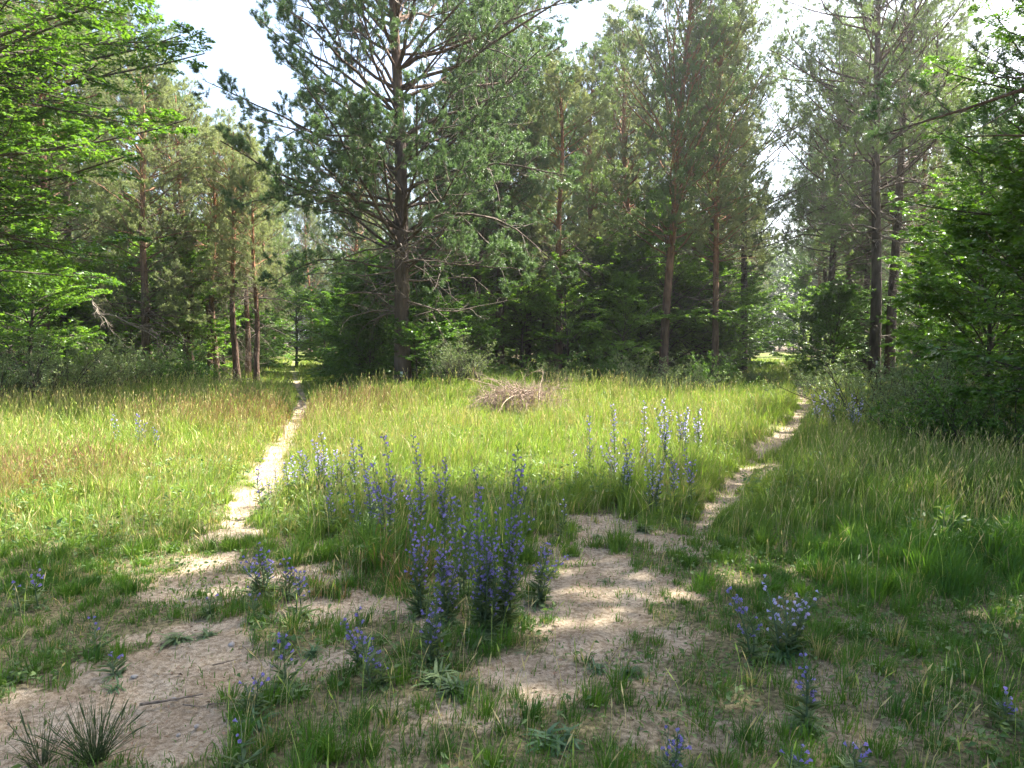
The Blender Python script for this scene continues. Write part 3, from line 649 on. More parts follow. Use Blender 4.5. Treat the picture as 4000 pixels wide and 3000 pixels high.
WHERE = [(60, 'behind the large beech at the left edge'), (200, 'behind the thick crooked pine'), (380, 'behind the pine with drooping dead branches'), (500, 'behind the slim pale pine on the left'),
  (620, 'on the left side of the narrow path'), (760, 'on the right side of the narrow path'), (900, 'behind the biggest pine'), (1060, 'left of the brushwood pile'), (1200, 'behind the brushwood pile'),
  (1380, 'behind the pale blue flower spikes'), (1520, 'behind the orange barked pine'), (1680, 'on the left side of the ride'), (1820, 'on the right side of the ride'), (1960, 'behind the two tall dark pines'),
  (2100, 'behind the sunlit beech on the right'), (9999, 'behind the dark beech at the right edge')]
def lab_at(x, y, kind):
    px = (x / y * FPX + 512) / K; w = [t for lim, t in WHERE if px < lim][0]
    return kind + (' near the front ' if y < 36 else (' farther into the wood ' if y < 52 else ' deepest in the wood ')) + w
kinds = [TALL_A, TALL_B, TALL_C, EDGE_A, TALL_A, TALL_B]
count = 0
for i in range(6000):
    y = R.uniform(18, 95); x = R.uniform(-.82 * y - 4, .82 * y + 6)
    mind = 2.3 + max(0, (y - 40)) * .03
    if y < front(x, y) or blocked(x, y, 1.2): continue
    if min((a - x) ** 2 + (b - y) ** 2 for a, b in placed) < mind ** 2: continue
    if count >= 92: break
    placed.append((x, y)); count += 1
    side = 'on the left of the narrow path' if x < -.3 * y else ('between the narrow path and the ride' if x < 1 + .357 * y else 'on the right of the ride')
    q = kinds[int(R.integers(0, 6))] if x > -.3 * y else [PALE_A, PALE_B, TALL_C, EDGE_A, TALL_A, TALL_B][int(R.integers(0, 6))]
    s_ = float(R.uniform(.88, 1.04))
    s_ = max(.5, min(s_, float(cap(x, y)) * float(R.uniform(.93, 1.03)) / 15.6))
    place('pine_tree', q, x, y, rz(), s_, lab_at(x, y, {0: 'dark slim pine', 1: 'pale slim pine', 2: 'green slim pine'}[0 if q is TALL_B else (1 if q in (TALL_C, PALE_A, PALE_B) else 2)]), 'pine', 'pines deep in the wood ' + side)
cu = 0; pl2 = []
for i in range(4000):
    y = R.uniform(24, 80); x = R.uniform(-.8 * y, .8 * y)
    if y < front(x, y) + 1 or blocked(x, y, 1.9): continue
    if pl2 and min((a - x) ** 2 + (b - y) ** 2 for a, b in pl2) < 2.6 ** 2: continue
    if cu >= 130: break
    pl2.append((x, y)); cu += 1
    side = 'on the left of the narrow path' if x < -.3 * y else ('between the narrow path and the ride' if x < 1 + .357 * y else 'on the right of the ride')
    qi = int(R.integers(0, 4))
    place('beech_tree', [BEECH_M, BEECH_D, BEECH_S, BEECH_D][qi], x, y, rz(), float(R.uniform(.7, 1.15)), lab_at(x, y, ['tall young beech', 'dark low beech', 'small beech sapling', 'dark low beech'][qi]), 'beech', 'undergrowth beeches ' + side)

def distant():
    rng = np.random.default_rng(99); g = Geo(); n = 95000
    y = rng.uniform(94, 128, n); x = rng.uniform(-1, 1, n) * np.where(rng.uniform(0, 1, n) < .5, 60, 100); top = 12 + 6 * fbm(x, y, 7, 91, 3); z = top * rng.uniform(0, 1, n) ** .8
    d = nrm(rng.normal(size=(n, 3)) + [0, 0, .5]); L_ = rng.uniform(.35, .9, n)
    c = np.array([.05, .085, .03]) * rng.uniform(.5, 1.5, (n, 1)); g.leaves(np.stack([x, y, z], 1), d, rng.normal(size=(n, 3)), L_, L_ * .6, rng, c)
    m = 260; xt = rng.uniform(-100, 100, m); yt = rng.uniform(94, 125, m); P = np.zeros((m, 3, 3)); P[:, :, 0] = xt[:, None]; P[:, :, 1] = yt[:, None]; P[:, :, 2] = [-.2, 5, 9]
    g.tubes(P, np.tile([.12, .09, .03], (m, 1)), 5, np.array([.12, .09, .07]))
    o = bpy.data.objects.new('distant_woods', g.mesh('distant_woods', M_GRASS)); COL.objects.link(o); tag(o, 'far edge of the forest closing off both paths', 'woods', None, 'stuff')
distant()
# ------------------------------------------------------------------ brushwood pile
g = Geo(); rb = np.random.default_rng(90); n = 210
az = rb.uniform(0, 6.283, n); rr = rb.uniform(0, .55, n); p = np.stack([np.cos(az) * rr * 1.3 - .0, np.sin(az) * rr * .8, rb.uniform(.02, .62, n) * (1 - rr * .8)], 1)
a2 = rb.uniform(0, 6.283, n); el = rb.normal(.12, .35, n)
d = np.stack([np.cos(a2) * np.cos(el), np.sin(a2) * np.cos(el) * .8, np.sin(el)], 1)
A, AR = grow(p, d, rb.uniform(.5, 1.3, n), rb.uniform(.006, .022, n), np.full(n, .003), 8, rb, -.12, .16); A[..., 2] = np.abs(A[..., 2])
g.tubes(A, AR, 5)
B, BR, _ = spawn(A, AR, 7, .1, 1, .8, lambda t, PL: .12 + .35 * PL * (1.1 - t), 5, rb, -.05, .2, rs=.6, rmin=.003); B[..., 2] = np.abs(B[..., 2]); g.tubes(B, BR, 3)
C, CR, _ = spawn(B, BR, 4, .1, 1, .8, lambda t, PL: .06 + .35 * PL * (1.1 - t), 4, rb, -.05, .2, rs=.6, rmin=.0025); C[..., 2] = np.abs(C[..., 2]); g.tubes(C, CR, 3)
m_ = 16; a3 = rb.uniform(0, 6.283, m_); e3 = rb.normal(.25, .3, m_); d3 = np.stack([np.cos(a3) * np.cos(e3), np.sin(a3) * np.cos(e3), np.sin(e3)], 1); p3 = np.stack([rb.normal(0, .4, m_), rb.normal(0, .3, m_), rb.uniform(.05, .45, m_)], 1) - d3 * .5
A3, AR3 = grow(p3, d3, rb.uniform(1.0, 1.9, m_), rb.uniform(.014, .03, m_), np.full(m_, .005), 8, rb, -.05, .12); A3[..., 2] = np.abs(A3[..., 2]); g.tubes(A3, AR3, 6)
B3, BR3, _ = spawn(A3, AR3, 5, .3, 1, .8, lambda t, PL: .2 + .2 * PL * (1.1 - t), 5, rb, -.03, .2, rs=.6, rmin=.004); B3[..., 2] = np.abs(B3[..., 2]); g.tubes(B3, BR3, 4)
x, y = foot(1120, 15.4)
bp_ = bpy.data.objects.new('brushwood_pile', g.mesh('brushwood', M_TWIG, True)); COL.objects.link(bp_); bp_.location = (x, y, gz(x, y) + .12); bp_.scale = (.88, .9, .78)
tag(bp_, 'heap of dry pinkish brown brushwood in the grass before the wood', 'brushwood pile')

def dead_branch(px, d, z0, z1, dx, L_, label, seed):
    rng = np.random.default_rng(seed); x, y = foot(px, d); g = Geo()
    t = np.linspace(0, 1, 12); P = np.stack([dx * t, .3 * np.sin(t * 3) * rng.uniform(-1, 1), z0 + (z1 - z0) * t ** 1.6 - .0 * t], 1)[None] + rng.normal(0, .03, (1, 12, 3))
    P[..., 2] = np.maximum(P[..., 2], .03); R_ = (.028 * (1 - t) + .005)[None]
    g.tubes(P, R_, 6); B, BR, _ = spawn(P, R_, 16, .1, 1, .8, lambda t, PL: .15 + .3 * PL * (1.1 - t) * .6, 6, rng, -.07, .2, rs=.6, rmin=.004); g.tubes(B, BR, 4)
    C, CR, _ = spawn(B, BR, 5, .2, 1, .8, lambda t, PL: .08 + .4 * PL * (1.1 - t), 5, rng, -.05, .22, rs=.6, rmin=.0035); C[..., 2] = np.maximum(C[..., 2], .01); g.tubes(C, CR, 3)
    o = bpy.data.objects.new('dead_branch', g.mesh('dead_branch', M_DEAD)); COL.objects.link(o); o.location = (x, y, gz(x, y)); tag(o, label, 'dead branch', 'dead branches lying against the left trees')
M_DEAD = plain_mat('bare_dead_wood', (.13, .11, .085), (.30, .25, .20), 8)
dead_branch(205, 23.2, 2.5, .15, 3.6, 3, 'long pale dead branch arching down to the foot of a pine on the left', 701)
dead_branch(190, 22.6, 2.9, 1.4, 1.2, 3, 'short pale dead branch hanging above the long arching one', 702)
dead_branch(120, 22.4, 1.9, .2, 2.0, 3, 'pale dead branch sloping down into the shrubs at the left', 703)
dead_branch(330, 23.6, 1.9, .1, .7, 3, 'steep bundle of dead twigs leaning at a left pine foot', 704)
dead_branch(540, 24.5, .25, .1, -2.2, 3, 'dead branch lying on the ground left of the narrow path', 705)
# ------------------------------------------------------------------ viper's bugloss
FLW = [0]
def spike(base, tip, rng, pale, flo, parent, w=1.):
    """one flowering stalk from base to tip (parent space): leafy stem below, curled side sprays of funnel flowers above"""
    g = Geo(); f = Geo(); lv = Geo()
    L_ = np.linalg.norm(tip - base); n = 12; t = np.linspace(0, 1, n)[:, None]
    bow = np.array([rng.normal() * .03, rng.normal() * .03, 0]) * L_
    hor = (tip - base) * np.array([1, 1, 0]); P = base + (tip - base) * t + bow * np.sin(t * math.pi) - hor * .25 * np.sin(t * math.pi)
    P = P[None]; Rr = (.0042 * (1 - t.ravel()) + .0012)[None] * w
    g.tubes(P, Rr, 5)
    nl = int(34 * L_ / .8) + 8
    tt = rng.uniform(.02, 1. - flo * .6, (1, nl)); p, tan, _ = sample(P, Rr, tt); p = p[0]; tan = tan[0]
    az = np.arange(nl) * 2.4 + rng.normal(0, .3, nl); s = np.stack([np.cos(az), np.sin(az), np.zeros(nl)], 1)
    ll = .085 * (1.25 - tt[0]) * rng.uniform(.7, 1.3, nl)
    lv.leaves(p, nrm(s + np.array([0, 0, .9]) * rng.uniform(.3, 1.3, (nl, 1))), nrm(np.array([0, 0, 1.]) - s * .3), ll, ll * .17, rng)
    # side sprays
    nc = int(L_ * flo / .0155); w = w * .95
    tc_ = 1 - flo + flo * (np.arange(nc) + rng.uniform(0, 1, nc)) / nc; tc_ = np.clip(tc_, 0, .995)
    p, tan, _ = sample(P, Rr, tc_[None]); p = p[0]; tan = tan[0]; az = np.arange(nc) * 2.4 + rng.uniform(-.3, .3, nc)
    s = np.stack([np.cos(az), np.sin(az), np.zeros(nc)], 1); q = (tc_ - (1 - flo)) / flo
    cl = (.044 * (1 - q) ** .6 * np.clip(q * 6 + .5, 0, 1) + .008) * rng.uniform(.7, 1.2, nc) * w
    C, CR = grow(p, s + tan * .9, cl, np.full(nc, .0017), np.full(nc, .001), 4, rng, .05, .1); g.tubes(C, CR, 3)
    # buds and calyces
    k = 3; t3 = np.array([.3, .65, .99])[None].repeat(nc, 0); pc, tcn, _ = sample(C, CR, t3); pc = pc.reshape(-1, 3); tcn = tcn.reshape(-1, 3); m = len(pc)
    for j in range(3):
        dj = nrm(tcn + rng.normal(size=(m, 3)) * .6 + [0, 0, .3]); lj = rng.uniform(.008, .014, m) * w; lv.leaves(pc, dj, rng.normal(size=(m, 3)), lj, lj * .4, rng)
    # open funnels
    openp = np.repeat(np.where(q > .93, .25, .44 - .18 * q), 3); kf = rng.uniform(0, 1, m) < openp
    pf = pc[kf]; m = len(pf)
    out = np.repeat(s, 3, 0)[kf]
    d = nrm(out + np.array([0, 0, .55]) + rng.normal(size=(m, 3)) * .35); ref = nrm(np.cross(d, rng.normal(size=(m, 3)))); r2 = np.cross(d, ref)
    sz = rng.uniform(.8, 1.2, (m, 1)) * w
    rings = []
    for (h, rr_) in ((.0, .0014), (.007, .003), (.0145, .0078)):
        for j in range(5):
            a = j * 2 * math.pi / 5; hh = h + (.0045 * (1 + math.cos(a)) / 2 if h > .01 else 0)
            rings.append(pf + d * hh * sz + (ref * math.cos(a) + r2 * math.sin(a)) * rr_ * sz)
    V = np.stack(rings, 1); bse = np.arange(m)[:, None, None] * 15
    F = np.array([[r * 5 + j, r * 5 + (j + 1) % 5, r * 5 + 5 + (j + 1) % 5, r * 5 + 5 + j] for r in range(2) for j in range(5)])
    if m: f.add(V, (bse + F[None]).reshape(-1, 4))
    st = part('flower_spike', g.mesh('spike_stem', M_STEM, True), parent)
    a = part('leaves', lv.mesh('spike_leaves', M_GLEAF), st); b_ = part('blossoms', f.mesh('spike_blossoms', M_BLOOM_SUNLIT if pale else M_BLOOM), st)
    return st

def rosette_geo(rng, n=22, L=.13, w=.17, rise=.45, tintless=True):
    g = Geo(); az = rng.uniform(0, 6.283, n); s = np.stack([np.cos(az), np.sin(az), np.zeros(n)], 1); ln = L * rng.uniform(.35, 1.25, n)
    e = rng.uniform(.1, 1., n) * rise * 2
    # each leaf as two joined segments so that it arches
    d1 = nrm(s + np.stack([0 * e, 0 * e, e], 1)); d2 = nrm(s + np.stack([0 * e, 0 * e, e * .1 - .15], 1)); side = np.stack([-s[:, 1], s[:, 0], 0 * az], 1)
    ln = ln[:, None]; wd = ln * w * .5
    b = s * .008 + rng.normal(size=(n, 3)) * np.array([L * .13, L * .13, 0]); b = b - s * ln * .1; d1 = nrm(d1 + rng.normal(size=(n, 3)) * .3); d2 = nrm(d2 + rng.normal(size=(n, 3)) * .3); m1 = b + d1 * ln * .35; m2 = m1 + d2 * ln * .35; tp = m2 + nrm(d2 - [0, 0, .25]) * ln * .3
    V = np.stack([b - side * wd * .3, b + side * wd * .3, m1 - side * wd, m1 + side * wd, m2 - side * wd * .9, m2 + side * wd * .9, tp], 1)
    q = np.arange(n)[:, None] * 7
    g.add(V, (q[:, None] + np.array([[0, 1, 3, 2], [2, 3, 5, 4]])).reshape(-1, 4)); Vt = V.reshape(-1, 3)
    F = (q + np.array([[4, 5, 6]]))
    g.L.append(F.ravel()); g.C.append(np.full(n, 3))
    return g

def bugloss(base, tips, label, pale=False, group=None, seed=0, ros=24, flo=.62, w=1., rosL=.11):
    rng = np.random.default_rng(1000 + seed)
    x, y = G(*base); z = gz(x, y); o = empty('bugloss_plant', (x, y, z - .01)); tag(o, label, 'viper\'s bugloss', group)
    for i, t in enumerate(tips):
        fl = flo; w_ = w
        if len(t) > 2: fl = t[2]
        dy = rng.normal() * .07
        tp = AT(t[0], t[1], y + dy) - np.array([x, y, z]); rad = rng.uniform(0, .05) * min(1, len(tips) / 3); a = rng.uniform(0, 6.28)
        b0 = np.array([math.cos(a) * rad + tp[0] * .12, math.sin(a) * rad, 0.]); tp[2] = max(tp[2], .12)
        spike(b0, tp, rng, pale, fl, o, w_)
    if ros:
        part('leaf_rosette', rosette_geo(rng, ros + 9 * len(tips), rosL, .13, 1.5).mesh('rosette', M_GLEAF), o)
    return o
BG = "viper's bugloss plants in flower"
bugloss((905, 1335), [(880, 1120), (905, 1098, .7), (925, 1155), (893, 1185)], 'looser blue bugloss at the far left of the middle clump', seed=60, group=BG, flo=.68, w=1.05)
bugloss((1000, 1290), [(985, 1075), (1008, 1140), (1040, 1055, .6)], 'blue bugloss standing behind the largest clump', seed=61, group=BG, flo=.66)

bugloss((1045, 1385), [(1024, 1018, .72), (1058, 1160, .7), (1010, 1110), (1078, 1100), (985, 1120), (1030, 1090, .7), (1066, 1240), (1008, 1230), (1052, 1110, .7)], 'largest blue flowering clump in the middle of the foreground, dense with many spikes', seed=1, group=BG, flo=.72, w=1.0)
bugloss((1090, 1370), [(1119, 957, .72), (1139, 1052, .72), (1107, 1170, .7), (1093, 1230), (1150, 1120), (1128, 1000, .6), (1080, 1160), (1140, 1220)], 'tall blue clump with the highest spike on the right side of the largest clump', seed=2, group=BG, flo=.72, w=1.0)
bugloss((1165, 1310), [(1236, 1200, .6), (1202, 1165), (1176, 1172), (1190, 1225)], 'sprawling bugloss leaning right over the bare sand', seed=3, group=BG, w=.95)
bugloss((925, 1450), [(919, 1290, .75), (946, 1262, .75), (935, 1330)], 'low dark blue clump at the left foot of the largest clump', seed=4, group=BG, flo=.75, w=1.1)
bugloss((965, 1360), [(936, 1140, .7), (996, 1185, .7), (950, 1200), (975, 1230, .7), (962, 1120)], 'blue clump close to the left of the largest clump', seed=5, group=BG, flo=.7, w=1.1)
bugloss((830, 1200), [(826, 937, .75), (802, 1000, .7), (845, 1030, .6), (815, 1050)], 'tall dark clump with branching top behind the reddish grass', seed=6, group=BG, flo=.72, w=1.15)
bugloss((800, 1190), [(774, 952, .65), (785, 1020, .6)], 'dark bugloss at the left side of the tall branching clump', seed=7, group=BG, flo=.65)
bugloss((895, 1190), [(890, 938, .7), (876, 1040), (908, 1045, .7), (870, 1060)], 'tall dark bugloss at the right side of the tall branching clump', seed=8, group=BG, flo=.7, w=1.1)
bugloss((960, 1200), [(936, 1005), (961, 990, .5), (975, 1075), (945, 1060)], 'slender blue bugloss behind the middle clump', seed=9, group=BG)
bugloss((775, 1170), [(742, 1042, .75)], 'single dark spike leaning left beside the bare patch', seed=10, group=BG, ros=10)
bugloss((707, 1160), [(702, 1036, .6), (709, 1030, .5)], 'single upright dark spike left of the bare patch', seed=11, group=BG, ros=10)
bugloss((563, 1110), [(560, 985, .7), (575, 1040)], 'dark spike standing at the edge of the narrow sandy path', seed=12, group=BG, ros=10)
PB = 'pale bugloss in the sun by the narrow path'
bugloss((690, 1080), [(690, 935), (672, 950), (700, 985), (682, 975)], 'pale lilac clump, tallest beside the narrow path', True, PB, 13, w=1.2)
bugloss((655, 1080), [(645, 975), (660, 985)], 'pale lilac bugloss left of the tallest pale clump', True, PB, 14, w=1.2)
bugloss((728, 1085), [(722, 972), (735, 1000), (712, 1005)], 'pale lilac bugloss right of the tallest pale clump', True, PB, 15, w=1.2)
bugloss((760, 1085), [(757, 945), (752, 1000)], 'pale lilac bugloss nearest the dark branching clump', True, PB, 16, w=1.2)
bugloss((625, 1090), [(625, 985), (612, 1000)], 'faint lilac bugloss close to the sand of the narrow path', True, PB, 17, w=1.1)
bugloss((590, 1095), [(590, 1010)], 'small faint lilac bugloss beside the dark spike at the path edge', True, PB, 18, ros=12)
RB = 'pale blue bugloss in the meadow on the right'
bugloss((1330, 1062), [(1321, 869, .6), (1311, 958), (1297, 967), (1336, 990)], 'tallest pale blue spike of the meadow, left of the orange barked pine', True, RB, 19, w=1.25)
bugloss((1278, 1060), [(1274, 897, .7)], 'thin dark blue spike just left of the tallest pale spike', False, RB, 20, ros=10)
bugloss((1245, 1075), [(1239, 974, .6)], 'small pale spike furthest left in the meadow group', True, RB, 21, ros=10)
bugloss((1400, 1040), [(1394, 867, .6), (1386, 972), (1393, 941)], 'pale spikes just left of the orange barked pine foot', True, RB, 22, w=1.25)
bugloss((1437, 1030), [(1435, 860, .55), (1419, 881), (1451, 885)], 'tall pale spikes just right of the orange barked pine foot', True, RB, 23, w=1.3)
bugloss((1480, 1000), [(1465, 890), (1489, 881), (1484, 900), (1473, 910)], 'pale clump in the back row of the meadow', True, RB, 24, w=1.4)
bugloss((1512, 1000), [(1510, 883), (1503, 900)], 'pale clump at the right end of the back row', True, RB, 25, w=1.4)
bugloss((1360, 1100), [(1351, 946, .6), (1367, 969), (1349, 1007), (1372, 990)], 'blue clump in the front row below the tallest pale spike', True, RB, 26, w=1.1)
bugloss((1420, 1120), [(1412, 979), (1433, 1023), (1442, 979), (1400, 1010)], 'pale blue clump in the middle of the front row', True, RB, 27, w=1.1)
bugloss((1455, 1110), [(1451, 967), (1462, 1000)], 'small blue clump in the front row', False, RB, 28, w=1.)
bugloss((1487, 1105), [(1480, 962, .6)], 'dark blue spike at the right end of the front row', False, RB, 29, ros=10)
bugloss((1505, 1110), [(1501, 993, .5)], 'thin spike furthest right in the meadow group', False, RB, 30, ros=8)
bugloss((1220, 1160), [(1221, 1072, .5)], 'small lilac spike on the sand right of the tall middle clump', True, RB, 31, ros=12)
FB = 'bugloss beside the ride'
bugloss((1770, 940), [(1758, 850), (1782, 845)], 'pale spikes left of the others beside the ride', True, FB, 32, w=1.5)
bugloss((1800, 945), [(1790, 858), (1812, 838)], 'pale spikes in the middle of the group beside the ride', True, FB, 33, w=1.5)
bugloss((1850, 945), [(1845, 848), (1865, 862), (1835, 875)], 'pale spikes right of the others beside the ride', True, FB, 34, w=1.5)
LB = 'bugloss in the far grass on the left'
bugloss((243, 985), [(242, 890, .7)], 'pale green spike in the tall seeding grass on the left', True, LB, 35, w=1.4)
bugloss((300, 985), [(296, 895, .7), (308, 915, .6)], 'violet blue spikes in the tall seeding grass on the left', False, LB, 36, w=1.4)
bugloss((330, 990), [(328, 918, .7)], 'short violet blue spike right of the taller ones in the seeding grass', False, LB, 37, w=1.3)
NB = 'bugloss at the lower left'
bugloss((565, 1295), [(545, 1180, .55), (560, 1185, .55), (522, 1205, .5), (580, 1210), (505, 1222, .5)], 'violet clump at the far end of the bare sand on the left', False, NB, 38, w=1.1)
bugloss((615, 1300), [(612, 1208, .5), (622, 1230)], 'thin violet spikes right of the violet clump', False, NB, 39)
bugloss((545, 1350), [(530, 1268, .5)], 'short bright violet spike over a pale leaf rosette', False, NB, 40, ros=22)
bugloss((640, 1345), [(637, 1236, .6), (650, 1240, .4)], 'dark spike between the violet clump and the middle', False, NB, 41)
bugloss((190, 1425), [(181, 1338, .6)], 'lone dark spike in the grass on the left', False, NB, 42, ros=8)
bugloss((62, 1330), [(62, 1240, .5)], 'faint spike in the sunny grass at the left', False, NB, 43, ros=6)
bugloss((15, 1330), [(8, 1262, .6)], 'dark spike cut by the left edge', False, NB, 44, ros=6)
bugloss((770, 1460), [(730, 1350, .75), (742, 1380)], 'blue spikes leaning left in front of the middle clump', False, NB, 45, w=1.05)
bugloss((815, 1500), [(765, 1325, .7), (795, 1385, .7), (808, 1420)], 'long bent blue spikes in front of the middle clump', False, NB, 46, w=1.05)
bugloss((605, 1500), [(598, 1385, .62)], 'upright blue spike over a grey green rosette on the sand', False, NB, 47, ros=34, w=1.1)
bugloss((520, 1560), [(515, 1492, .4), (545, 1478, .4)], 'small flowering bugloss at the front edge of the bare sand', False, NB, 48, ros=16)
bugloss((225, 1475), [(222, 1430, .5)], 'tiny bugloss on the left part of the bare sand', False, NB, 49, ros=14, rosL=.1)
bugloss((500, 1700), [(503, 1622, .5)], 'blue spike at the lower edge of the picture under the sand', False, NB, 50, ros=10)
bugloss((440, 1340), [(436, 1300, .3)], 'budding bugloss at the far end of the bare sand', False, NB, 51, ros=20, rosL=.1)
QB = 'bugloss at the lower right'
bugloss((1650, 1445), [(1580, 1278, .7), (1597, 1300, .6)], 'blue spike leaning left at the lower right', False, QB, 52, w=1.15)
bugloss((1705, 1430), [(1708, 1285, .6), (1690, 1330), (1660, 1248, .5)], 'sunlit violet spikes in the bright clump at the lower right', True, QB, 53, w=1.15)
bugloss((1730, 1425), [(1762, 1282, .6), (1790, 1290, .5), (1752, 1310)], 'sunlit violet spikes on the right of the bright clump', True, QB, 54, w=1.1)
bugloss((1762, 1590), [(1752, 1415, .72), (1765, 1450, .6)], 'dark blue spike nearest the viewer at the lower right', False, QB, 55, ros=26, w=1.1)
bugloss((1465, 1740), [(1455, 1592, .6), (1475, 1605, .6), (1490, 1632, .6)], 'violet spikes rising from the lower edge right of the middle', False, QB, 56, w=1.)
bugloss((1740, 1740), [(1730, 1640, .5), (1755, 1632, .5)], 'small violet spikes at the lower edge under the dark blue spike', False, QB, 57, w=1.)
bugloss((1875, 1730), [(1868, 1640, .4), (1885, 1642, .4)], 'violet flower tops at the lower edge further right', False, QB, 58, w=1.)
bugloss((2215, 1600), [(2205, 1520, .5), (2195, 1570, .5)], 'blue flowers cut by the right edge', False, QB, 59, w=1.)

# ------------------------------------------------------------------ leafy plants without flowers
def herb(px, py, n, L_, w, rise, label, mat, group, seed, name='weed_plant'):
    n = int(n * 1.8); L_ *= .68; w *= .75; rise *= 1.9
    rng = np.random.default_rng(seed); x, y = G(px, py)
    o = bpy.data.objects.new(name, rosette_geo(rng, n, L_, w, rise).mesh('weed', mat)); COL.objects.link(o); o.location = (x, y, gz(x, y) - .01)
    tag(o, label, 'plant', group)
HG = 'leafy plants on the sandy ground'
M_HERB = leaf_mat('weed_leaves', (.05, .12, .05), (.11, .20, .08), .3, .45, .5, (1.2, 1.2, .55))
for i, (px, py, n, L_, w, rise, lab, m) in enumerate([
    (365, 1395, 40, .17, .16, .3, 'grey green rosette left of two others on the far side of the sand', M_GLEAF),
    (430, 1385, 34, .13, .16, .3, 'grey green rosette in the middle of the sand patch edge', M_GLEAF),
    (545, 1362, 40, .13, .16, .3, 'pale rosette on the sand under the short violet spike', M_GLEAF),
    (600, 1405, 60, .17, .08, .7, 'dark green leafy tuft on the sand in front of the violet clump', M_HERB),
    (660, 1430, 40, .15, .07, .9, 'dark grassy tuft right of the dark green leafy tuft', M_HERB),
    (615, 1520, 46, .17, .16, .4, 'wide grey green rosette below the upright blue spike', M_GLEAF),
    (530, 1590, 44, .16, .12, .6, 'green leafy tuft at the near edge of the bare sand', M_HERB),
    (10, 1480, 30, .2, .18, .4, 'large leaved rosette cut by the left edge', M_GLEAF),
    (225, 1500, 20, .1, .15, .4, 'small green rosette alone on the left of the sand', M_HERB),
    (940, 1490, 70, .19, .15, .7, 'bushy grey green leaves in front of the low dark blue clump', M_GLEAF),
    (985, 1520, 70, .18, .15, .6, 'bushy grey green leaves right of the others in front of the middle', M_GLEAF),
    (1040, 1400, 80, .2, .14, .6, 'leafy foot in front of the largest blue clump', M_GLEAF),
    (1395, 1150, 60, .2, .12, .7, 'dark grey green tuft on the sand below the pale blue front row', M_GLEAF),
    (1295, 1165, 24, .12, .17, .3, 'pale flat rosette on the lit sand left of the dark tuft', M_GLEAF),
    (1310, 1260, 16, .09, .12, .4, 'tiny rosette in the middle of the right sand patch', M_HERB),
    (1290, 1460, 30, .12, .13, .4, 'low green rosette at the near end of the right sand patch', M_HERB),
    (1370, 1475, 50, .15, .06, 1., 'dark green grassy tuft at the near end of the right sand patch', M_HERB),
    (1200, 1640, 50, .2, .13, .5, 'big leaved green plant at the lower edge in the middle', M_HERB),
    (1130, 1420, 12, .07, .12, .4, 'tiny green sprout on the bare sand right of the middle clump', M_HERB),
    (1700, 1440, 70, .18, .11, .8, 'bright green leafy clump under the sunlit violet spikes', M_HERB),
    (1760, 1600, 50, .16, .15, .5, 'grey green leaves under the nearest dark blue spike', M_GLEAF),
    (2090, 1480, 40, .16, .10, .9, 'dark green leafy plant in the grass at the lower right', M_HERB),
    (710, 1120, 50, .16, .14, .6, 'light green leaves at the foot of the pale lilac clump', M_GLEAF),
    (1420, 1125, 60, .17, .13, .7, 'pale leaves at the foot of the pale blue front row', M_GLEAF),
    (1480, 1120, 50, .17, .13, .7, 'pale leaves at the right end of the pale blue front row', M_GLEAF)]):
    herb(px, py, n, L_, w, rise, lab, m, HG, 300 + i)

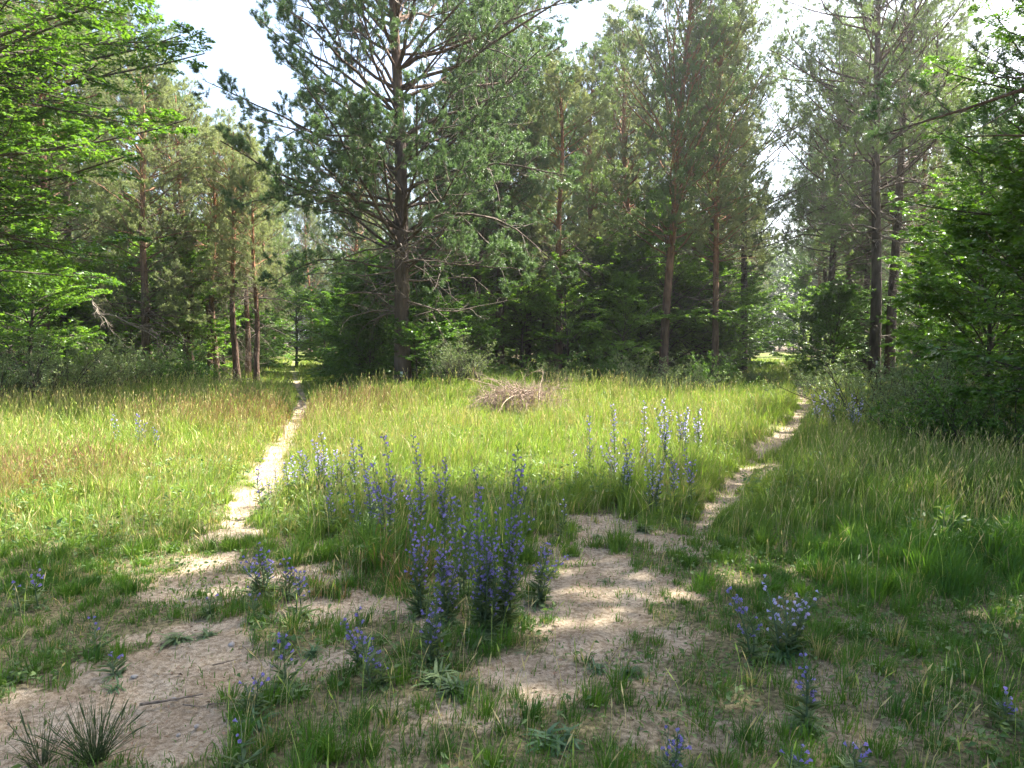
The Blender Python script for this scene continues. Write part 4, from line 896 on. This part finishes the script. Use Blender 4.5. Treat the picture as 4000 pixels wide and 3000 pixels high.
# ------------------------------------------------------------------ grass (nobody could count it)
def zone(x, y):
    """coverage, blade height (m), dryness, redness at ground points"""
    s = sandness(x, y)
    px = (x / y * FPX + 512) / K; 
    n = fbm(x, y, 1.1, 61, 3); n2 = fbm(x, y, .35, 63, 3); n4 = fbm(x, y, 2.6, 65, 2)
    cov = 1 - sstep(.3, .85, s)
    soft = sstep(-1.6, .1, np.maximum(pathd(x, y, LP, LW), pathd(x, y, RP, RW)))
    h = .09 + .145 * sstep(4.6, 7.5, y) + .07 * sstep(9, 13, y)
    # right side high and lush, left side shorter
    rt = sstep(1.0, 2.2, x - (y - 3) * .18) * sstep(3.2, 4.8, y); h = np.maximum(h, .19 * rt)
    lf = sstep(-.6, -1.8, x + y * .12) * sstep(3.0, 4.2, y) * (1 - sstep(8.5, 10.5, y)); h = h * (1 - lf * .25)
    h = np.where(y > 19, h * .8, h)
    clump = sstep(.35, .7, n2)
    h = h * (.55 + .5 * n + .45 * clump)
    h = h * (1 - .6 * soft)
    h = h * (1 - .45 * np.exp(-((x + .1) / 1.3) ** 2 - ((y - 14.4) / 1.1) ** 2))
    # tussocks seen in the photograph
    for (qx, qy, r_, hh) in ((830, 1215, .55, .34), (900, 1210, .45, .32), (1090, 1180, .5, .38), (1160, 1180, .3, .3), (690, 1160, .5, .22), (1620, 1000, .5, .3), (600, 950, .6, .3), (1490, 1010, .6, .35)):
        c = G(qx, qy); e = np.exp(-((x - c[0]) ** 2 + (y - c[1]) ** 2) / r_ ** 2); h = np.maximum(h, hh * e * (.7 + .5 * n2)); cov = np.maximum(cov, sstep(.25, .7, e))
    near = 1 - sstep(3.4, 5.2, y)
    lush = sstep(1.2, 2.0, x) * .55
    cov = cov * (1 - near * (1 - lush) * (.50 - .5 * sstep(.40, .58, n2)))
    dry = np.clip(.15 + .9 * (n4 - .35) + .5 * (n - .5), 0, 1) * sstep(3, 8, y) + .25 * near
    dry = dry * (1 - .6 * sstep(1.5, 3, x) * (1 - sstep(8, 11, y)))
    red = np.zeros_like(x)
    for (qx, qy, rx, ry) in ((870, 1255, .45, .35), (560, 930, 1.4, 1.2), (720, 905, 1.6, 1.2), (40, 1060, .9, 1.2), (430, 935, 1.2, .8), (640, 1300, .4, .3)):
        c = G(qx, qy); red = np.maximum(red, np.exp(-((x - c[0]) / rx) ** 2 - ((y - c[1]) / ry) ** 2))
    return cov, h, dry, red, s
GREEN = np.array([.115, .235, .028]); DEEP = np.array([.055, .14, .025]); YEL = np.array([.34, .42, .10]); STRAW = np.array([.46, .40, .20]); RED = np.array([.36, .235, .13])
def blades(seed, y0, y1, n, w0, sc=1., wide=.72, hf=1.):
    rng = np.random.default_rng(seed)
    y = y0 + (y1 - y0) * rng.uniform(0, 1, n); x = (rng.uniform(-1, 1, n)) * (wide * y + .6)
    tus = rng.uniform(0, 1, n) < .72; c = .13 + .014 * y0
    ix = np.floor(x / c); iy = np.floor(y / c); cx = (ix + .15 + .7 * _hash(ix, iy, 5)) * c; cy = (iy + .15 + .7 * _hash(ix, iy, 6)) * c
    rr = c * .17; x = np.where(tus, cx + rng.normal(size=n) * rr, x); y = np.where(tus, cy + rng.normal(size=n) * rr, y)
    out_az = np.arctan2(y - cy, x - cx); ht = _hash(ix, iy, 7); hc = _hash(ix, iy, 8); hd = _hash(ix, iy, 9); hx = _hash(ix, iy, 10)
    cov, h, dry, red, s = zone(x, y)
    keep = (rng.uniform(0, 1, n) < np.maximum(cov, .05 + .12 * sstep(.45, .7, fbm(x, y, .22, 67, 2)))) & (~tus | (hx > .22))
    x, y, h, dry, red, s, cov, tus, out_az, ht, hc, hd = [a[keep] for a in (x, y, h, dry, red, s, cov, tus, out_az, ht, hc, hd)]
    n = len(x); z = height(x, y) - .012 * s - .01
    h = h * rng.uniform(.4, 1.25, n) * hf * np.where(tus, .6 + .95 * ht, .75); h = np.where(s > .55, np.minimum(h, rng.uniform(.02, .07, n)), h)
    az = np.where(tus, out_az + rng.normal(0, .6, n), rng.uniform(0, 6.283, n)); lean = np.abs(rng.normal(.42, .3, n)); wd = .55
    dx = np.cos(az) * lean + .10; dy = np.sin(az) * lean
    D = np.stack([dx, dy], 1) * h[:, None]
    fa = rng.uniform(0, 3.1416, n); sd = np.stack([np.cos(fa), np.sin(fa), 0 * fa], 1) * (w0 * rng.uniform(.6, 1.4, n) * .5)[:, None]
    b = np.stack([x, y, z], 1); m = b + np.concatenate([D * .35, (h * .6)[:, None]], 1); t = b + np.concatenate([D, (h * (1 - .25 * lean))[:, None]], 1)
    V = np.stack([b - sd, b + sd, m + sd * .75, m - sd * .75, t], 1)
    q = np.arange(n)[:, None] * 5
    loops = np.concatenate([q + np.array([[0, 1, 2, 3]]), q + np.array([[3, 2, 4]])], 1).ravel(); counts = np.tile([4, 3], n)
    r1 = (np.where(tus, hc * .75, .4) + rng.uniform(0, .3, n))[:, None]; r2 = np.where(tus, .55 * hd + .45 * rng.uniform(0, 1, n), rng.uniform(0, 1, n))
    far = sstep(9, 16, y)[:, None] * .3
    col = GREEN * (1 - r1) + DEEP * r1; yl = np.clip(sstep(4, 8, y) * .75 - .35 * sstep(2, 4, x - (y - 6) * .5) , 0, 1)[:, None] * rng.uniform(.3, 1, (n, 1)); col = col * (1 - yl) + YEL * yl
    isdry = (r2 < .07 + dry * .45)[:, None]; col = np.where(isdry, STRAW * rng.uniform(.6, 1.1, (n, 1)), col)
    isred = (rng.uniform(0, 1, n) < red * .3)[:, None]; col = np.where(isred, RED * rng.uniform(.6, 1.2, (n, 1)), col)
    T5 = np.repeat(col, 5, 0)
    return V.reshape(-1, 3), loops, counts, T5
def grass_obj(name, label, args):
    V, Lp, Cn, Tt = blades(*args); me = mesh_np(name, V, Lp, Cn, Tt, False, M_GRASS); o = bpy.data.objects.new('grass', me); COL.objects.link(o)
    tag(o, label, 'grass', None, 'stuff')
grass_obj('grass_near', 'short patchy grass round the bare sand in the foreground', (1, 1.1, 4.6, 120000, .0042))
grass_obj('grass_mid', 'long bright meadow grass in the middle of the clearing', (2, 4.4, 10, 280000, .006))
grass_obj('grass_far', 'tall meadow grass reaching the edge of the wood', (3, 9.6, 22, 280000, .010))
grass_obj('grass_wood', 'grass of the ride, the path banks and the wood floor', (4, 21, 60, 120000, .022, 1., .75))

def heads(seed, y0, y1, n, hh, label, wide=.72, hw=.007):
    """thin stalks carrying a seed head"""
    rng = np.random.default_rng(seed); y = rng.uniform(y0, y1, n); x = rng.uniform(-1, 1, n) * (wide * y + .5)
    cov, h, dry, red, s = zone(x, y); keep = rng.uniform(0, 1, n) < cov * np.clip(.25 + dry + red, 0, 1) * sstep(.3, .55, fbm(x, y, 1.3, 71, 3) + red * .3)
    x, y, h, dry, red = [a[keep] for a in (x, y, h, dry, red)]; n = len(x); z = height(x, y)
    H_ = np.clip(h * 1.35 + hh * .35, .1, .62) * rng.uniform(.7, 1.2, n); az = rng.uniform(0, 6.283, n); ln = np.abs(rng.normal(.2, .12, n))
    D = np.stack([np.cos(az) * ln + .06, np.sin(az) * ln, 0 * az], 1) * H_[:, None]
    b = np.stack([x, y, z - .01], 1); m = b + D * .35 + np.array([0, 0, 1]) * (H_ * .6)[:, None]; t = b + D + np.array([0, 0, 1]) * (H_ * .97)[:, None]
    g = Geo(); col = np.where((rng.uniform(0, 1, n) < red * .8)[:, None], RED * 1.1, np.where((rng.uniform(0, 1, n) < .55)[:, None], STRAW * 1.3, YEL * 1.3)) * rng.uniform(.75, 1.15, (n, 1))
    g.tubes(np.stack([b, m, t], 1), np.full((n, 3), .0011) * (1 + y[:, None] / 14), 3, col)
    d = nrm(t - m + np.array([0, 0, -.02])); hl = rng.uniform(.04, .085, n)[:, None]; w = hw * (1 + y / 18)[:, None] * rng.uniform(.6, 1.2, (n, 1))
    for k in range(2):
        sd = nrm(np.cross(d, rng.normal(size=(n, 3)))) * w * .5
        V = np.stack([t, t + d * hl * .4 + sd, t + d * hl, t + d * hl * .4 - sd], 1); g.add(V, np.arange(n * 4).reshape(-1, 4), np.repeat(col, 4, 0))
    o = bpy.data.objects.new('seeding_grass', g.mesh('seeding_grass', M_DRY)); COL.objects.link(o); tag(o, label, 'grass', None, 'stuff')
heads(5, 2.0, 6, 2600, .15, 'thin dry seeding stalks among the foreground grass')
heads(6, 5.5, 19, 42000, .3, 'straw coloured and reddish seed heads over the meadow')

def cover():
    rng = np.random.default_rng(83); n = 60000; y = 1.5 + 10 * rng.uniform(0, 1, n) ** 1.2; x = rng.uniform(-1, 1, n) * (.72 * y + .4); k = (rng.uniform(0, 1, n) < .9 * sstep(.5, .62, fbm(x, y, .45, 85, 3)) + .12) & (sandness(x, y) < rng.uniform(.2, .9, n))
    x = x[k]; y = y[k]; n = len(x); z = height(x, y) + rng.uniform(0, .07, n) ** 1; az = rng.uniform(0, 6.283, n); d = np.stack([np.cos(az), np.sin(az), rng.normal(.3, .4, n)], 1)
    L_ = rng.uniform(.012, .045, n); g = Geo(); r1 = rng.uniform(0, 1, (n, 1)); c = np.array([.07, .15, .035]) * (1 - r1) + np.array([.19, .27, .10]) * r1
    g.leaves(np.stack([x, y, z], 1), d, nrm(np.array([0, 0, 1.]) + rng.normal(size=(n, 3)) * .5), L_, L_ * rng.uniform(.25, .7, n), rng, c)
    o = bpy.data.objects.new('ground_cover', g.mesh('ground_cover', M_GRASS)); COL.objects.link(o); tag(o, 'small broad leaved weeds and clover between the grass', 'weeds', None, 'stuff')
cover()
def herbs():
    rng = np.random.default_rng(86); n = 52000; y = rng.uniform(4.8, 17, n); x = rng.uniform(-1, 1, n) * (.72 * y + .4); pch = fbm(x, y, .9, 87, 3); k = (rng.uniform(0, 1, n) < sstep(.5, .66, pch)) & (sandness(x, y) < .3)
    x = x[k]; y = y[k]; pch = pch[k]; n = len(x); z = height(x, y) + rng.uniform(0, 1, n) ** .8 * (.08 + .9 * np.clip(pch - .5, 0, .25)); az = rng.uniform(0, 6.283, n); d = np.stack([np.cos(az), np.sin(az), rng.normal(.5, .4, n)], 1)
    L_ = rng.uniform(.03, .075, n); g = Geo(); r1 = rng.uniform(0, 1, (n, 1)); c = np.array([.075, .16, .04]) * (1 - r1) + np.array([.22, .30, .12]) * r1
    g.leaves(np.stack([x, y, z], 1), d, nrm(np.array([0, 0, 1.]) + rng.normal(size=(n, 3)) * .5), L_, L_ * rng.uniform(.2, .5, n), rng, c)
    o = bpy.data.objects.new('meadow_weeds', g.mesh('meadow_weeds', M_GRASS)); COL.objects.link(o); tag(o, 'patches of leafy weeds among the tall meadow grass', 'weeds', None, 'stuff')
herbs()
def tuft(px, py, n, L_, label, seed):
    rng = np.random.default_rng(seed); x, y = G(px, py); az = rng.uniform(0, 6.283, n); an = np.abs(rng.normal(.45, .3, n)); g = Geo()
    d = np.stack([np.cos(az) * np.sin(an), np.sin(az) * np.sin(an), np.cos(an)], 1); p = np.stack([np.cos(az), np.sin(az), 0 * az], 1) * rng.uniform(0, .035, (n, 1))
    A, AR = grow(p, d, L_ * rng.uniform(.4, 1.2, n), np.full(n, .0016), np.full(n, .0006), 7, rng, -.06, .06); g.tubes(A, AR, 3)
    k = rng.uniform(0, 1, n) < .15; E = A[k][:, -3:]; g.tubes(E, np.tile([.0015, .0035, .001], (len(E), 1)), 4)
    o = bpy.data.objects.new('grass_tuft', g.mesh('grass_tuft', M_TUFT)); COL.objects.link(o); o.location = (x, y, gz(x, y) - .01); tag(o, label, 'grass tuft', 'dark wiry grass tufts at the lower left')
M_TUFT = leaf_mat('wiry_grass', (.05, .09, .03), (.12, .14, .06), .2, .3, .6, (1.1, 1.1, .6))
tuft(170, 1668, 170, .24, 'spreading dark wiry grass tuft at the lower left corner of the sand', 801)
tuft(55, 1672, 60, .2, 'smaller dark wiry grass tuft cut by the lower left corner', 802)
def stalk(px, py, tx, ty, label, bend=.25, seed=0, dark=False):
    rng = np.random.default_rng(850 + seed); x, y = G(px, py); z = gz(x, y); tp = AT(tx, ty, y) - [x, y, z]; g = Geo(); t = np.linspace(0, 1, 10)[:, None]
    P = tp * t + np.array([0, 0, 1.]) * np.sin(t * math.pi) * bend * np.linalg.norm(tp) ; g.tubes(P[None], np.linspace(.0014, .0009, 10)[None], 4)
    Q = P[-3:]; N_ = 46; tt = rng.uniform(0, 1, (1, N_)); p, tn, _ = sample(Q[None], np.ones((1, 3)), tt); d = nrm(tn[0] + rng.normal(size=(N_, 3)) * .5); ll = rng.uniform(.006, .011, N_); g.leaves(p[0], d, rng.normal(size=(N_, 3)), ll, ll * .5, rng)
    o = bpy.data.objects.new('grass_stalk', g.mesh('grass_stalk', M_WEED if dark else M_STRAW)); COL.objects.link(o); o.location = (x, y, z); tag(o, label, 'grass stalk', 'single long grass stalks')
M_STRAW = leaf_mat('straw', (.30, .25, .12), (.52, .45, .26), .3, .3, .6, (1.1, 1.05, .8)); M_WEED = leaf_mat('dark_weed', (.06, .09, .04), (.12, .14, .07), .2, .3, .6, (1, 1, .7))
for i, a in enumerate([((1880, 1330), (1872, 1180), 'pale seed head standing upright, leftmost of a pair at the lower right', .0), ((1890, 1330), (1886, 1182), 'pale seed head standing upright, right one of a pair at the lower right', .0), ((1905, 1335), (1912, 1185), 'pale seed head right of the upright pair', .03),
    ((1850, 1340), (1835, 1225), 'pale seed head leaning left of the upright pair', .08), ((880, 1480), (760, 1372), 'long dry stalk arching over the flowers in front of the middle clump', .25), ((1560, 1630), (1420, 1560), 'long dry stalk bowed low at the lower edge right of the middle', .15),
    ((1100, 1200), (1062, 1062), 'reddish grass stalk behind the largest blue clump', .05), ((1110, 1200), (1085, 1068), 'second reddish grass stalk behind the largest blue clump', .05), ((600, 1010), (560, 935), 'seeding stalk bent over the narrow sandy path', .15), ((590, 990), (470, 905), 'long seeding stalk leaning left beside the narrow path', .15)]): stalk(*a[0], *a[1], a[2], a[3], i)
stalk(1752, 1090, 1751, 938, 'tall thin dark weed stalk standing alone in the right meadow', .0, 20, True)
stalk(1700, 1080, 1697, 985, 'shorter thin dark weed stalk in the right meadow', .0, 21, True)
# --- fallen bits on the sand
def ground_patch_leaves():
    rng = np.random.default_rng(81); n = 9500; y = rng.uniform(1.6, 9, n); x = rng.uniform(-1, 1, n) * (.72 * y + .3); s = sandness(x, y)
    k = (rng.uniform(0, 1, n) < .25 + s * .5) ; x = x[k]; y = y[k]; n = len(x); z = height(x, y) - .005
    g = Geo(); p = np.stack([x, y, z + .004], 1); az = rng.uniform(0, 6.283, n); d = np.stack([np.cos(az), np.sin(az), rng.normal(0, .12, n)], 1)
    L_ = rng.uniform(.008, .032, n); c = np.array([.14, .09, .06]) * rng.uniform(.5, 2.6, (n, 1))
    g.leaves(p, d, nrm(np.array([0, 0, 1.]) + rng.normal(size=(n, 3)) * .25), L_, L_ * rng.uniform(.12, .6, n), rng, c)
    o = bpy.data.objects.new('leaf_litter', g.mesh('leaf_litter', M_DRY)); COL.objects.link(o); tag(o, 'scattered dry bark, needles and leaf bits on the sand', 'litter', None, 'stuff')
ground_patch_leaves()
def stone(px, py, r_, label, seed, flat=.55):
    rng = np.random.default_rng(seed); x, y = G(px, py)
    th = np.linspace(0, math.pi, 7)[1:-1]; ph = np.arange(9) * 2 * math.pi / 9; V = [[0, 0, 1]] + [[math.sin(a) * math.cos(b), math.sin(a) * math.sin(b), math.cos(a)] for a in th for b in ph] + [[0, 0, -1]]
    V = np.array(V) * (1 + rng.normal(0, .1, (len(V), 1))) * np.array([1, .75, flat]) * r_
    Q = [[1 + i * 9 + j, 1 + (i + 1) * 9 + j, 1 + (i + 1) * 9 + (j + 1) % 9, 1 + i * 9 + (j + 1) % 9] for i in range(4) for j in range(9)]
    g = Geo(); g.add(V, Q); g.L.append(np.array([[0, 1 + j, 1 + (j + 1) % 9] for j in range(9)] + [[46, 37 + (j + 1) % 9, 37 + j] for j in range(9)]).ravel()); g.C.append(np.full(18, 3))
    o = bpy.data.objects.new('stone', g.mesh('stone', M_STONE, True)); COL.objects.link(o); o.location = (x, y, gz(x, y) + r_ * .1); o.rotation_euler = (0, 0, rng.uniform(0, 6)); tag(o, label, 'stone', 'stones on the bare sand')
for i, a in enumerate([(486, 1405, .022, 'rounded brown stone in the middle of the bare sand'), (268, 1478, .018, 'small dark stone on the left of the bare sand'), (355, 1527, .012, 'little stone near the fallen stick'),
                       (500, 1575, .018, 'grey stone at the near edge of the bare sand'), (575, 1453, .016, 'white flake beside the upright blue spike'), (403, 1590, .014, 'stone below the fallen stick'), (1640, 1090, .025, 'pale stone at the bend of the right path'), (362, 1610, .012, 'smallest stone at the near edge of the sand')]): stone(*a, 500 + i)
def stick(px, py, L_, az, r_, label, seed):
    rng = np.random.default_rng(seed); x, y = G(px, py); g = Geo()
    A, AR = grow(np.array([[-L_ / 2 * math.cos(az), -L_ / 2 * math.sin(az), 0.]]), np.array([[math.cos(az), math.sin(az), 0.]]), np.array([L_]), np.array([r_]), np.array([r_ * .4]), 8, rng, 0, .1, True); A[..., 2] = np.abs(A[..., 2]) * .3 + r_ * .8
    g.tubes(A, AR, 6); B, BR, _ = spawn(A, AR, 3, .3, .9, .7, lambda t, PL: PL * .25, 4, rng, 0, .1, True, .6, .001); B[..., 2] = np.abs(B[..., 2]); g.tubes(B, BR, 4)
    o = bpy.data.objects.new('stick', g.mesh('stick', M_STK, True)); COL.objects.link(o); o.location = (x, y, gz(x, y) + .002); tag(o, label, 'stick', 'sticks lying on the sand')
M_STK = plain_mat('stick_bark', (.10, .075, .055), (.24, .19, .14), 60)
for i, a in enumerate([(350, 1532, .26, .35, .007, 'longest fallen stick on the bare sand at the left'), (470, 1445, .12, .6, .004, 'short twig in the middle of the bare sand'), (395, 1546, .10, -.3, .004, 'forked twig next to the longest stick'), (520, 1415, .10, -.7, .003, 'thin twig near the dark green tuft'), (450, 1540, .07, .2, .004, 'broken bit of bark right of the longest stick')]): stick(*a, 600 + i)
hz_m = bpy.data.materials.new('glare_haze'); hz_m.use_nodes = True; hn = hz_m.node_tree; hn.nodes.clear()  # thin volume added to imitate the veiling glare towards the sun
pv = hn.nodes.new('ShaderNodeVolumePrincipled'); pv.inputs['Color'].default_value = (.93, .96, 1, 1); pv.inputs['Density'].default_value = HAZE; pv.inputs['Anisotropy'].default_value = .7
ho = hn.nodes.new('ShaderNodeOutputMaterial'); hn.links.new(pv.outputs[0], ho.inputs['Volume'])
hv = np.array([[x, y, z] for z in (-3, 24) for x, y in ((-950, -320), (950, -320), (950, 1250), (-950, 1250))], float)
hz = bpy.data.objects.new('haze', mesh_np('haze', hv, np.array([[0, 3, 2, 1], [4, 5, 6, 7], [0, 1, 5, 4], [1, 2, 6, 5], [2, 3, 7, 6], [3, 0, 4, 7]]), [4] * 6, mat=hz_m)); COL.objects.link(hz)
tag(hz, 'thin added haze standing in for the veil of sun glare', 'haze', None, 'stuff')
print('objects', len(COL.objects))
